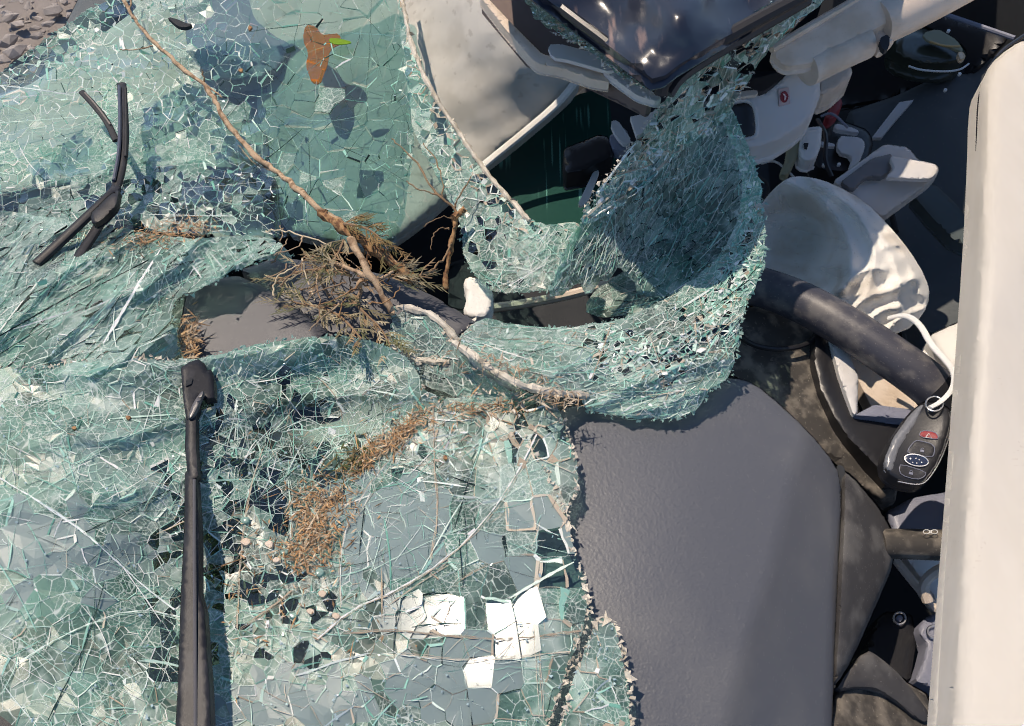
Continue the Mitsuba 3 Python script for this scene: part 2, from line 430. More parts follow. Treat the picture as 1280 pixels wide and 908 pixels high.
obj(dash + '__column_cover', slab([(1035, 880), (1060, 835), (1090, 825), (1130, 850), (1168, 872), (1190, 1000), (1020, 1000)], [(1060, 850, .95), (1160, 880, .92), (1100, 980, .96)], .04, 7, 12, .014, .004, 25, seed=2, soft=True), 'm_mud', label='muddy lower steering column cover')
obj(dash + '__column_cover', slab([(1042, 866), (1056, 842), (1082, 812), (1098, 820), (1130, 848), (1168, 900), (1150, 905), (1110, 868), (1076, 858)], [(1060, 850, .965), (1150, 900, .935)], .02, 6, 5, .006, soft=True), 'm_dustplastic')
# switch stalk
st = obj(dash + '__switch_stalk', tube(curve([(1100, 680, .955), (1125, 680, .955), (1160, 681, .957), (1230, 684, .96)]), np.linspace(.0145, .0155, len(curve([(1100, 680, .955), (1125, 680, .955), (1160, 681, .957), (1230, 684, .96)]))), 16), 'm_mud', label='muddy switch stalk with white lamp marks')
ic = []
for a, b in ((1158, 665), (1168, 665)):
    ic.append(tube(S([(a + 4 * math.cos(t), b + 2.6 * math.sin(t)) for t in np.linspace(0, 6.28, 14)], .9775), .0004, 5))
for q in (1162.5, 1164):
    ic.append(tube(S([(q, 663), (q, 667)], .9775), .0004, 5))
obj(st + '__lamp_mark', cat(ic), 'm_whiteplastic')

# bits behind the stalk
thing('wiring_box', 'black box with a ring screw below the switch stalk', 'box')
obj('wiring_box__case', slab([(1092, 780), (1106, 764), (1140, 768), (1146, 800), (1138, 852), (1118, 850), (1082, 812)], .86, .06, 6, 6, .006), 'm_black')
obj('wiring_box__screw', tube(S([(1124.5 + 7.5 * math.cos(t), 773 + 7.5 * math.sin(t)) for t in np.linspace(0, 6.283, 24)], .866), .0012, 6, cap=False), 'm_metal')
obj('wiring_box__screw', slab([(1124.5 + 4 * math.cos(t), 773 + 4 * math.sin(t)) for t in np.linspace(0, 6, 12)], .866, .004, 3), 'm_bluegrey')
thing('bracket', 'blue grey bracket with a ring screw beside the pale pillar', 'bracket')
obj('bracket__plate', slab([(1152, 776), (1168, 766), (1200, 770), (1200, 880), (1168, 862), (1142, 852), (1152, 830), (1158, 805), (1146, 790)], .875, .02, 5, 5, .005), 'm_bluegrey')
obj('bracket__screw', tube(S([(1166.5 + 7.5 * math.cos(t), 790 + 7.5 * math.sin(t)) for t in np.linspace(0, 6.283, 24)], .879), .0012, 6, cap=False), 'm_metal')
thing('footwell_trim', 'white curved trim piece under the switch stalk', 'trim')
obj('footwell_trim__panel', slab([(1128, 696), (1200, 690), (1200, 770), (1178, 764), (1160, 742), (1150, 724)], [(1130, 700, .90), (1200, 700, .91), (1180, 760, .88)], .02, 5, 5, .008), 'm_whiteplastic')
obj('footwell_trim__rib', tube(curve([(1112, 690, .905), (1130, 714, .9), (1150, 738, .895), (1172, 762, .89)], 5), .0045, 8), 'm_beigetrim')
obj('footwell_trim__rib', tube(curve([(1200, 704, .93), (1172, 712, .925), (1152, 730, .91), (1160, 752, .90)], 5), .0055, 8), 'm_beigetrim')
obj('knee_panel', slab([(1108, 640), (1140, 622), (1200, 612), (1210, 672), (1130, 676), (1116, 668)], [(1110, 650, .90), (1200, 640, .91)], .03, 6, 6, .008), 'm_bluegrey', label='smooth grey panel just above the switch stalk', category='panel')

# ------------------------------------------------------------------ steering wheel
sw = thing('steering_wheel', 'black leather steering wheel dusted with mud, key hanging from its rim', 'steering wheel')
rimc = [(890, 344, .985), (947, 357, .99), (1000, 376, .995), (1055, 407, 1.0), (1108, 442, 1.0), (1156, 476, .995), (1190, 506, .985), (1216, 545, .97), (1236, 610, .94), (1240, 690, .91)]
rc = curve(rimc, 6, 3)
obj(sw + '__rim', tube(rc, .0232, 28, wob=.0), 'm_rim')
i0 = int(np.argmin(np.linalg.norm(rc - P(1166, 480, .99), axis=1)))
i1 = int(np.argmin(np.linalg.norm(rc - P(1192, 508, .98), axis=1)))
obj(sw + '__rim_insert', tube(rc[i0:i1 + 1], .0238, 28), 'm_black', label='plain black section of the rim past the leather seam')
obj(sw + '__hub', slab([(900, 420), (925, 385), (960, 378), (1010, 390), (1040, 420), (1062, 470), (1085, 540), (1130, 590), (1115, 640), (1060, 600), (1000, 540), (940, 490), (905, 480)],
     [(930, 400, .965), (1020, 420, .95), (920, 470, .96), (1000, 500, .955), (1090, 590, .93)], .05, 7, 12, .014, .006, 40, seed=4, soft=True), 'm_mud', label='muddy airbag hub of the wheel')
obj(sw + '__hub_ring', tube(curve([(918, 405, .97), (930, 428, .972), (965, 438, .972), (1005, 434, .968), (1030, 415, .965)], 5), .003, 8), 'm_black')
obj(sw + '__spoke', slab([(1018, 398), (1036, 420), (1046, 460), (1060, 500), (1078, 520), (1130, 520), (1150, 532), (1150, 560), (1120, 612), (1080, 570), (1050, 540), (1015, 470)], [(1030, 420, .972), (1060, 500, .965), (1140, 540, .955)], .03, 6, 8, .008, soft=True), 'm_black')
obj(sw + '__spoke_trim', slab([(1036, 422), (1056, 428), (1073, 470), (1072, 518), (1066, 520), (1048, 470)], [(1040, 425, .978), (1070, 515, .972)], .01, 5, 4, .004), 'm_greytrim')
obj(sw + '__spoke_trim', slab([(1066, 520), (1092, 506), (1140, 512), (1145, 525), (1120, 524)], .972, .012, 5, 4, .004), 'm_bluegrey')
obj(sw + '__back_cover', slab([(1050, 425), (1100, 455), (1150, 490), (1150, 520), (1090, 510), (1075, 480)], [(1060, 430, .90), (1140, 510, .89)], .02, 6), 'm_beigetrim')

# ------------------------------------------------------------------ key fob and its loop
fob = thing('key_fob', 'dark remote car key hanging from a white plastic tie', 'key')
fo = [(1150, 505), (1163, 501), (1182, 506), (1191, 516), (1190, 536), (1178, 574), (1160, 602), (1148, 609), (1122, 604), (1105, 592), (1102, 572), (1112, 548), (1134, 518)]
zf_ = [(1165, 505, 1.045), (1102, 590, 1.03), (1150, 605, 1.03), (1190, 530, 1.05)]
obj(fob + '__case', slab(fo, zf_, .014, 4, 11, .006, soft=True), 'm_black')
zz = zfield(zf_)


def raise_(dz):
    return [(a, b, c + dz) for a, b, c in zf_]


obj(fob + '__side_blade', slab([(1149, 507), (1156, 505), (1146, 528), (1124, 562), (1116, 590), (1107, 588), (1105, 574), (1116, 548), (1136, 520)], raise_(.001), .006, 4, 4, .003), plain((.16, .165, .18), .3, .7), label='worn silver edge of the key')
obj(fob + '__rim_line', tube(chaikin(S([(1189, 514), (1190, 536), (1177, 574), (1160, 601), (1148, 607), (1122, 602)], zz([(1189, 514), (1190, 536), (1177, 574), (1160, 601), (1148, 607), (1122, 602)]) - .0025), 2, False), .0007, 6), 'm_metal')
for nm, pl, mt in (('panic_button', [(1152, 538), (1168, 540), (1173, 545), (1172, 550), (1148, 546)], 'm_red'),
                   ('lock_button', [(1144, 551), (1150, 551), (1168, 556), (1168, 568), (1164, 572), (1134, 567), (1136, 560)], 'm_wiper'),
                   ('unlock_button', [(1126, 580), (1158, 590), (1156, 596), (1146, 600), (1126, 594), (1124, 586)], 'm_wiper')):
    obj(fob + '__' + nm, slab(pl, raise_(.0012), .002, 3, 2, .0008), mt)
    ring = np.asarray(chaikin(pl + [], 1))
    obj(fob + '__button_line', tube(S(np.vstack([ring, ring[:1]]), zz(np.vstack([ring, ring[:1]])) + .0008), .0004, 5), 'm_bluegrey')
el = np.array([(1145.5 + 15 * math.cos(t) * .98 - 7 * math.sin(t) * .2, 575.5 + 15 * math.cos(t) * .2 + 7 * math.sin(t) * .98) for t in np.linspace(0, 6.283, 28)])
obj(fob + '__emblem', slab(el[:-1], raise_(.0014), .002, 3, 2, .0008, sm=0), plain((.015, .025, .06), .3, .5), label='dark blue oval emblem with small silver stars')
obj(fob + '__emblem_ring', tube(S(el, zz(el) + .0016), .0006, 6, cap=False), 'm_metal')
st_ = []
for a, b, s in ((1138, 573.5, 1.7), (1145, 573, 1.0), (1149, 575, 1.0), (1152, 578, 1.0), (1146, 579, 1.0), (1141, 578, 1.0)):
    pl = [(a + s * (1 if k % 2 == 0 else .35) * math.cos(k * math.pi / 4), b + s * (1 if k % 2 == 0 else .35) * math.sin(k * math.pi / 4)) for k in range(8)]
    st_.append(slab(pl, raise_(.0018), .0006, 2, sm=0))
obj(fob + '__emblem_stars', cat(st_), 'm_metal')
pad = []  # little padlock marks on the buttons
for a, b in ((1153, 562), (1139, 590)):
    pad.append(slab([(a - 2.4, b), (a + 2.4, b + 1), (a + 2, b + 3.6), (a - 2.8, b + 2.6)], raise_(.0018), .0005, 2, sm=0))
    pad.append(tube(S([(a + 1.8 * math.cos(t), b - 1.6 * math.sin(t)) for t in np.linspace(.2, 3, 8)], float(zz([(a, b)])[0]) + .0018), .0003, 5))
obj(fob + '__padlock_mark', cat(pad), 'm_bluegrey')
tri_ = np.array([(1157, 547), (1161, 542), (1165, 548), (1157, 547)])
obj(fob + '__warning_mark', tube(S(tri_, zz(tri_) + .0016), .0004, 5), 'm_whiteplastic')
th = np.linspace(0, 2 * np.pi, 24)
obj('key_ring', tube(S(np.stack([1168 + 11 * np.cos(th), 505 + 9 * np.sin(th)], 1), 1.05 + .004 * np.sin(th)), .0009, 8, cap=False), 'm_metal', label='thin steel ring joining the key to the white tie', category='key ring')
obj('plastic_tie', tube(curve([(1110, 398, 1.00), (1132, 393, 1.015), (1150, 405, 1.025), (1164, 432, 1.03), (1182, 450, 1.035), (1194, 466, 1.04), (1192, 486, 1.045), (1176, 503, 1.052), (1162, 510, 1.052)], 4), .0033, 8, flat=.5), 'm_whiteplastic', label='white plastic tie looped round the steering wheel rim', category='plastic tie')

# ------------------------------------------------------------------ airbags
FOLDS = [([(980, 224), (1030, 250), (1058, 288), (1066, 325), (1050, 380)], 10, .016), ([(1010, 222), (1070, 262), (1096, 312), (1090, 350), (1062, 400)], 8, .013), ([(1040, 230), (1100, 290), (1126, 340), (1124, 400)], 9, .014),
         ([(1080, 252), (1134, 318), (1152, 370)], 7, .010), ([(1030, 384), (1058, 352), (1088, 334), (1104, 338)], 6, .013), ([(1052, 398), (1084, 372), (1108, 366), (1140, 350)], 6, .012), ([(1078, 414), (1100, 388), (1124, 384)], 5, .010),
         ([(1110, 412), (1134, 392), (1156, 386)], 5, .009), ([(952, 352), (990, 330), (1040, 334)], 8, .008), ([(948, 300), (975, 276), (1010, 274)], 7, .006), ([(1016, 372), (1052, 362)], 5, .008)]


def cloth_folds(p, q):
    """the drawn folds of the bag, and finer creases between them"""
    w = 5 * (meshkit.fbm(np.stack([p[:, 0] / 24, p[:, 1] / 24, 0 * p[:, 0] + 3], 1), 2, 9) - .5)
    z = 0 * p[:, 0]
    for c, wd, h in FOLDS:
        d = shapely.distance(LineString(chaikin(c, 2, False)), shapely.points(p)) + w
        z = z + h * np.exp(-np.abs(d / wd) ** 1.4)
    r = 1 - np.abs(2 * meshkit.noise(np.stack([p[:, 0] / 26 + w / 9, p[:, 1] / 15, 0 * w + .5], 1), 6) - 1)
    return z + .004 * r ** 2


drv = slab([(944, 268), (958, 246), (976, 228), (992, 220), (1016, 222), (1042, 230), (1078, 249), (1110, 280), (1138, 314), (1158, 348), (1163, 370), (1154, 394), (1132, 414), (1080, 424), (1020, 404), (960, 380), (936, 330)],
     [(950, 262, .955), (1000, 228, .985), (1060, 245, .985), (1110, 290, .985), (1150, 350, .955), (1140, 400, .935), (1080, 400, .965), (1060, 330, .975), (1010, 290, .90), (1000, 330, .885), (960, 300, .905), (960, 360, .90), (1046, 350, .94), (1030, 258, .975), (1040, 290, .945), (1040, 395, .945)],
     .003, 2.6, 4, .003, 0, 30, seed=11, soft=True, disp=cloth_folds)
obj('driver_airbag', drv, 'm_whitecloth', smooth=60, label='white deflated airbag bunched behind the steering wheel', category='airbag')
obj('foam_scrap', slab([(578, 350), (590, 344), (612, 356), (618, 372), (612, 396), (590, 400), (578, 392), (584, 372)], [(590, 350, 1.0), (610, 390, 1.0)], .02, 4, 6, .008, .004, 14, seed=8, soft=True), 'm_whitecloth', label='small white foam scrap below the hanging glass tongue', category='foam')
cur = slab([(300, -120), (640, -120), (690, 72), (716, 78), (727, 88), (722, 112), (690, 142), (640, 184), (604, 212), (560, 250), (520, 285), (470, 318), (330, 285), (320, 100)],
     [(520, 0, 1.0), (600, 0, 1.07), (690, 80, 1.03), (720, 100, 1.0), (605, 210, .91), (560, 120, .965), (500, 290, .89), (350, 200, .86), (340, 0, .93), (400, 280, .86), (640, -100, 1.13)], .012, 7, 16, .012, .012, 85, seed=21, soft=True)
obj('curtain_airbag', cur, 'm_cloth', smooth=50, label='large grey beige curtain airbag hanging flat behind the glass', category='airbag')
obj('curtain_airbag__seam', tube(curve([(724, 96, 1.005), (700, 128, .985), (650, 170, .945), (604, 207, .917), (560, 245, .91)], 6), .006, 8, flat=.6), 'm_whitecloth', label='pale stitched hem of the curtain airbag')
pas = slab([(-120, 150), (20, 118), (96, 66), (160, 20), (240, -40), (330, -60), (345, 120), (330, 215), (200, 212), (60, 240), (-120, 260)],
           [(0, 100, .84), (150, 60, .85), (300, 0, .8), (300, 150, .86), (100, 200, .88), (-100, 200, .86)], .02, 9, 14, .014, .02, 90, seed=31, soft=True)
obj('passenger_airbag', pas, 'm_cloth', smooth=50, label='pale slack airbag lying under the left hand glass web', category='airbag')
obj('seat_cover', slab([(225, -30), (300, -50), (372, -20), (372, 60), (345, 96), (280, 108), (236, 80)], [(230, 0, .90), (370, 50, .92)], .03, 8, 10, .014, .008, 50, seed=5, soft=True), 'm_bluegrey', label='blue grey cover seen dimly through the glass beside the dry branch', category='cover')

# ------------------------------------------------------------------ inside the cabin, top right
obj('side_window', slab([(600, 222), (655, 176), (722, 118), (760, 110), (770, 200), (740, 300), (640, 300)], [(600, 220, .86), (720, 120, .90), (700, 290, .84)], .004, 10), 'm_greenglass', smooth=False, label='dark green side window below the curtain airbag', category='window')
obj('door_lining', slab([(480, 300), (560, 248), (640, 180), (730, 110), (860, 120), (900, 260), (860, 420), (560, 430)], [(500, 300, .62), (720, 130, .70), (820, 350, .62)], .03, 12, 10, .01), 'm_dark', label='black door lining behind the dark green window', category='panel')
lat = thing('belt_buckle', 'grey plastic clip with a pale tongue hanging in the dark gap', 'clip')
obj(lat + '__housing', slab([(704, 186), (750, 168), (762, 172), (768, 196), (730, 214), (706, 218)], [(705, 200, 1.0), (765, 180, 1.01)], .03, 5, 4, .006), 'm_black')
obj(lat + '__tongue', slab([(760, 172), (778, 158), (786, 166), (788, 186), (768, 192)], 1.012, .012, 4, 3, .003), 'm_bluegrey')
obj(lat + '__lever', slab([(762, 152), (772, 150), (790, 176), (782, 182), (770, 170)], 1.02, .006, 4), 'm_greytrim')
obj(lat + '__strap', slab([(742, 214), (750, 213), (736, 250), (728, 258), (722, 256)], .99, .004, 4), 'm_greytrim')
obj('trim_scrap', slab([(788, 146), (826, 138), (812, 162), (796, 170)], [(790, 150, 1.06), (820, 150, 1.07)], .006, 5, sm=0), 'm_greytrim', label='grey trim scrap beside the clip', category='trim')

vis = thing('sun_visor', 'beige sun visor bar jutting below the roof edge', 'sun visor')
obj(vis + '__board', slab([(963, 62), (1010, 34), (1078, -4), (1110, -22), (1196, -22), (1100, 34), (1012, 80), (985, 84), (972, 78)], [(965, 65, 1.16), (1100, 0, 1.18), (1000, 75, 1.15)], .012, 6, 2, .003), 'm_beigetrim')
obj(vis + '__edge_band', tube(curve([(964, 62, 1.165), (1010, 34, 1.172), (1080, -6, 1.183)], 6), .0045, 8), 'm_beigetrim')
hd = thing('grab_handle', 'beige jointed tube under the sun visor', 'handle')
obj(hd + '__tube', tube(curve([(1008, 86, 1.13), (1040, 70, 1.135), (1080, 52, 1.14)], 6), .021, 20), 'm_beigetrim')
obj(hd + '__tube', tube(curve([(1092, 30, 1.15), (1140, 8, 1.155), (1220, -34, 1.16)], 6), .029, 20), 'm_beigetrim')
obj(hd + '__collar', tube(curve([(1076, 30, 1.14), (1090, 46, 1.14), (1106, 62, 1.135)], 5), .0125, 16), 'm_beigetrim')
obj(hd + '__socket', slab([(1098, 48), (1112, 42), (1112, 60), (1104, 64)], 1.155, .006, 4), 'm_dark')
con = thing('overhead_console', 'light grey overhead console with a small dark window and red sticker', 'console')
ch = [(912, 118), (940, 116), (955, 116), (978, 98), (1008, 74), (1016, 92), (1026, 100), (1026, 118), (1014, 146), (1000, 160), (972, 178), (940, 187), (920, 188), (906, 170)]
zc_ = [(910, 130, 1.085), (1015, 85, 1.11), (925, 185, 1.05), (1020, 130, 1.075)]
obj(con + '__shell', slab(ch, zc_, .03, 4, 4, .005), 'm_greytrim')
obj(con + '__window', slab([(902, 134), (934, 128), (942, 136), (945, 166), (938, 170), (906, 172)], [(a, b, c + .002) for a, b, c in zc_], .004, 4, 2, .001), 'm_black', label='small dark window in the console')
obj(con + '__window_frame', tube(curve([(906, 129, 1.092), (934, 124, 1.095), (944, 132, 1.092), (948, 168, 1.072), (938, 174, 1.066), (908, 177, 1.058)], 4), .0022, 8), 'm_greytrim')
obj(con + '__sticker', slab([(973, 112), (986, 109), (988, 129), (974, 133)], [(a, b, c + .0015) for a, b, c in zc_], .001, 3, sm=0), plain((.55, .42, .40), .6), label='small square sticker with a red disc')
obj(con + '__red_disc', slab([(980.5 + 5 * math.cos(t), 121 + 7 * math.sin(t)) for t in np.linspace(0, 6, 14)], [(a, b, c + .0025) for a, b, c in zc_], .0008, 2, sm=0), 'm_red')
obj(con + '__red_mark', slab([(978.5, 117), (981, 117.5), (983, 121), (982, 125), (980, 125), (981, 121)], [(a, b, c + .0035) for a, b, c in zc_], .0006, 2, sm=0), plain((.7, .5, .48), .6))
obj(con + '__rear_cap', slab([(1016, 92), (1040, 84), (1064, 82), (1066, 94), (1044, 114), (1024, 122)], 1.06, .03, 5, 6, .01), 'm_beigetrim')
obj(con + '__lid', slab([(918, 104), (960, 94), (990, 86), (975, 100), (955, 114), (920, 118)], 1.10, .006, 5), 'm_black')
obj(con + '__lid', slab([(914, 116), (946, 112), (948, 118), (914, 123)], 1.103, .004, 4), 'm_beigetrim')
# connectors
cn = thing('cable_plug', 'white plug with a dark mark hanging below the grey console', 'plug')
obj(cn + '__body', slab([(1003, 160), (1028, 158), (1026, 184), (1018, 203), (1000, 200), (998, 186)], [(1010, 160, 1.0), (1010, 200, .985)], .02, 4, 3, .004), 'm_whiteplastic')
obj(cn + '__mark', slab([(1005, 179), (1011, 179), (1009, 186), (1006, 185)], [(1010, 160, 1.003), (1010, 200, .988)], .002, 2, sm=0), 'm_dark')
obj('olive_strap', slab([(986, 176), (1000, 170), (1000, 188), (992, 206), (984, 222), (974, 218), (982, 200)], [(990, 175, .99), (980, 220, .97)], .008, 4, 3, .003), 'm_olive', label='olive strap beside the white plug', category='strap')
obj('red_plug', slab([(1044, 120), (1054, 126), (1050, 140), (1038, 152), (1030, 148), (1038, 134)], .97, .015, 4, 4, .006), 'm_red', label='dark red plug in the shade behind the console', category='plug')
mb = thing('mirror_mount', 'black bracket with grey faces in the cabin shade', 'bracket')
obj(mb + '__frame', slab([(1036, 158), (1050, 150), (1084, 162), (1092, 176), (1088, 196), (1072, 226), (1056, 216), (1020, 212), (1014, 196)], .93, .03, 5, 5, .008), 'm_black')
obj(mb + '__face', slab([(1044, 154), (1072, 162), (1074, 167), (1042, 162)], .945, .006, 4, 2, .002), 'm_greytrim')
obj(mb + '__face', slab([(1048, 170), (1076, 172), (1082, 180), (1078, 195), (1068, 214), (1060, 212), (1066, 196), (1046, 190)], .945, .006, 4, 2, .002), 'm_greytrim')
obj(mb + '__slot', slab([(1022, 176), (1044, 180), (1043, 184), (1022, 180)], .945, .005, 4), 'm_greytrim')
# far door and its trim
obj('door_skin', slab([(1060, 140), (1120, 120), (1180, 92), (1226, 68), (1260, 80), (1260, 420), (1150, 420), (1120, 300), (1080, 240)], [(1080, 160, .82), (1220, 80, .88), (1220, 300, .80), (1150, 400, .78)], .05, 11, 14, .014, .004, 60, seed=6), 'm_door', label='dark grey green door lining beside the pale pillar', category='door lining')
obj('door_window', slab([(1060, 40), (1150, 12), (1172, 18), (1262, 46), (1225, 84), (1170, 104), (1110, 124), (1040, 135)], [(1060, 60, .80), (1250, 50, .92), (1100, 120, .8)], .01, 9, 4, .004), 'm_black', label='glossy black door window frame at the top right', category='window frame')
obj('door_window__bright_edge', tube(curve([(1168, 14, .935), (1210, 28, .94), (1268, 48, .945)], 6), .004, 8), 'm_bluegrey')
dm = thing('door_mirror', 'round mirror housing seen in the black window frame', 'mirror')
obj(dm + '__shell', slab([(1112, 50), (1125, 36), (1150, 30), (1185, 44), (1206, 58), (1210, 72), (1196, 84), (1150, 84), (1116, 72)], .92, .03, 5, 14, .02, soft=True), plain((.05, .055, .04), .2, .6))
obj(dm + '__inner_plate', slab([(1152, 42), (1172, 36), (1196, 50), (1206, 66), (1180, 56), (1160, 52)], .935, .004, 4), 'm_olive')
obj(dm + '__gold_line', tube(curve([(1162, 52, .94), (1180, 58, .94), (1200, 58, .94)], 4), .0018, 6), plain((.5, .33, .12), .3, .6))
obj(dm + '__lamp', slab([(1196, 66), (1204, 64), (1208, 72), (1200, 77)], .94, .006, 3, 3, .004), plain((.75, .55, .35), .3, .6))
obj(dm + '__white_line', tube(curve([(1136, 83, .925), (1150, 88, .93), (1180, 90, .93), (1200, 88, .93), (1211, 80, .93)], 4), .0016, 6), 'm_whiteplastic')
obj('light_triangle', slab([(1124, 128), (1142, 125), (1120, 150), (1102, 172), (1090, 172)], [(1140, 125, .87), (1095, 170, .85)], .006, 5, sm=0), 'm_greytrim', label='pale triangular trim on the dark door lining', category='trim')
tr = thing('pillar_trim', 'folded grey pillar cover lying over the white airbag', 'trim')
obj(tr + '__shell', slab([(1042, 226), (1070, 206), (1106, 180), (1136, 184), (1148, 200), (1172, 206), (1174, 216), (1164, 228), (1104, 272), (1080, 262), (1056, 244)], [(1050, 235, .985), (1110, 185, 1.0), (1172, 212, 1.0), (1105, 270, .97)], .012, 4, 3, .004), 'm_greytrim')
obj(tr + '__flap', slab([(1112, 196), (1120, 196), (1170, 206), (1173, 214), (1164, 224), (1140, 224), (1106, 222), (1118, 212)], 1.012, .005, 4, 2, .002), 'm_greytrim')
obj(tr + '__groove', slab([(1050, 228), (1090, 198), (1116, 192), (1116, 210), (1104, 222), (1082, 222), (1066, 238)], 1.003, .006, 4, 3, .003), plain((.13, .13, .14), .5))
obj('door_pocket', slab([(1140, 244), (1152, 230), (1166, 228), (1190, 250), (1216, 280), (1220, 314), (1190, 300), (1160, 268)], [(1145, 240, .90), (1216, 300, .88)], .02, 6, 4, .006), plain((.10, .125, .13), .5, .4), label='slanted grey door pocket right of the folded trim', category='door pocket')
obj('speaker_roll', slab([(1160, 420), (1180, 410), (1226, 390), (1226, 470), (1190, 470), (1165, 440)], [(1170, 430, .93), (1220, 420, .95)], .03, 6, 10, .015, soft=True), 'm_whiteplastic', label='smooth white roll wedged between the wheel and the pillar', category='roll')
obj('cabin_bar', tube(curve([(585, 388, .93), (640, 383, .93), (720, 368, .93), (790, 345, .93)], 8), .006, 8), 'm_beigetrim', label='thin beige bar in the gap under the hanging glass', category='bar')
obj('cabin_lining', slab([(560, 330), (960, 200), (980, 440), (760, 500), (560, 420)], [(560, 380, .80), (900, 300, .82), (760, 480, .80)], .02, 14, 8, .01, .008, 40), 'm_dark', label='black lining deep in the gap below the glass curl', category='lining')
obj('glovebox_lid', slab([(140, 216), (250, 206), (345, 222), (346, 300), (250, 300), (140, 284)], [(150, 220, .93), (340, 290, .94)], .02, 8, 6, .01), plain((.012, .014, .028), .4, .5), label='navy black lid under the glass below the dry branch', category='lid')
for i_, (c_, m_, r_) in enumerate([([(952, 205, .95), (968, 200, .96), (985, 214, .96), (998, 228, .95)], 'm_greytrim', .0016), ([(948, 220, .95), (962, 232, .955), (958, 250, .95)], 'm_black', .002),
                                   ([(1022, 150, .97), (1034, 170, .98), (1030, 200, .97), (1040, 222, .965)], 'm_black', .003), ([(1026, 146, .97), (1040, 140, .98), (1060, 160, .97)], 'm_bluegrey', .0018),
                                   ([(1088, 210, .90), (1110, 250, .9), (1120, 290, .9)], 'm_rubber', .004), ([(760, 240, .9), (780, 214, .92), (800, 200, .92)], 'm_bluegrey', .002)]):
    obj('cable', tube(curve(c_, 4), r_, 8), m_, label=('thin grey cable in the dark gap left of the white plug', 'short black cable below the thin grey one', 'black cable running down past the white plug', 'blue grey cable by the dark red plug', 'black rubber cable below the folded trim', 'blue grey cable in the gap by the grey clip')[i_], category='cable')
for i_, (a_, b_, z_) in enumerate([(1016, 209, .95), (1030, 206, .95), (1049, 205, .96), (1186, 38, .94), (1200, 92, .93), (1182, 112, .90)]):
    obj('glass_crumb', slab([(a_ + 2.4 * math.cos(t), b_ + 1.8 * math.sin(t)) for t in np.linspace(0, 5, 6)], z_ + .012, .003, 2, sm=0), 'm_whiteplastic', label='tiny bright glass crumb in the dark cabin', category='crumb', group='crumbs in the dark cabin')
# ------------------------------------------------------------------ the windshield: torn, crazed laminated glass
WS = thing('windshield', 'shattered green tinted windshield torn into sagging sheets and curled flaps', 'windshield')
CELLS = []
PAL = {'w': ((.86, .95, .92), (.78, .91, .83), (.93, .95, .90), (.64, .85, .75)),
       't': ((.36, .66, .56), (.46, .76, .66), (.20, .46, .38)),
       'd': ((.03, .06, .055), (.06, .12, .11), (.02, .035, .04)),
       'b': ((.58, .50, .40), (.66, .60, .50), (.48, .40, .31))}


def blobs(*bs):
    """a field over the sheet: the largest of soft ellipses (cx, cy, rx, ry, value)"""
    def f(p):
        v = np.zeros(len(p))
        for cx, cy, rx, ry, a in bs:
            v = np.maximum(v, a * np.exp(-.5 * (((p[:, 0] - cx) / rx) ** 2 + ((p[:, 1] - cy) / ry) ** 2)))
        return v
    return f


def near(poly, dist):
    """1 at the line, falling to 0 at dist px from it"""
    l = LineString(poly)
    return lambda p: np.clip(1 - shapely.distance(l, shapely.points(p)) / dist, 0, 1)


_v = CAM - P(600, 768, 1.086)
_h = _v / np.linalg.norm(_v) + np.array(SUN) / np.linalg.norm(SUN)
SLOPE = (-_h[0] / _h[2], -_h[1] / _h[2])


class Ribbons:
    def __init__(s):
        s.v, s.f, s.c, s.n = [], [], [], 0

    def add(s, p3, w, col, rng, roll=None, lift=.0):
        """p3 (n,3) polyline on the sheet, w width(s) in metres"""
        t = np.gradient(p3, axis=0)
        t /= np.linalg.norm(t, axis=1, keepdims=True) + 1e-12
        up = np.array([0, -.25, .97])
        a = np.cross(t, up)
        a /= np.linalg.norm(a, axis=1, keepdims=True) + 1e-12
        b = np.cross(a, t)
        r = rng.normal(0, .45) if roll is None else roll
        side = a * math.cos(r) + b * math.sin(r)
        w = np.broadcast_to(w, (len(p3),))[:, None] * .5
        p = p3 + up * lift
        k = len(p)
        s.v += [p - side * w, p + side * w]
        i = np.arange(k - 1)
        s.f.append(np.vstack([np.stack([i, i + 1, i + 1 + k], 1), np.stack([i, i + 1 + k, i + k], 1)]) + s.n)
        s.c.append(np.broadcast_to(np.asarray(col) * rng.uniform(.85, 1.12), (2 * k, 3)))
        s.n += 2 * k

    def mesh(s):
        return trimesh.Trimesh(np.vstack(s.v), np.vstack(s.f), process=False), np.clip(np.vstack(s.c), 0, .95)


def pick(rng, kinds, probs):
    k = kinds[rng.choice(len(kinds), p=np.asarray(probs) / np.sum(probs))]
    return PAL[k][rng.integers(len(PAL[k]))]


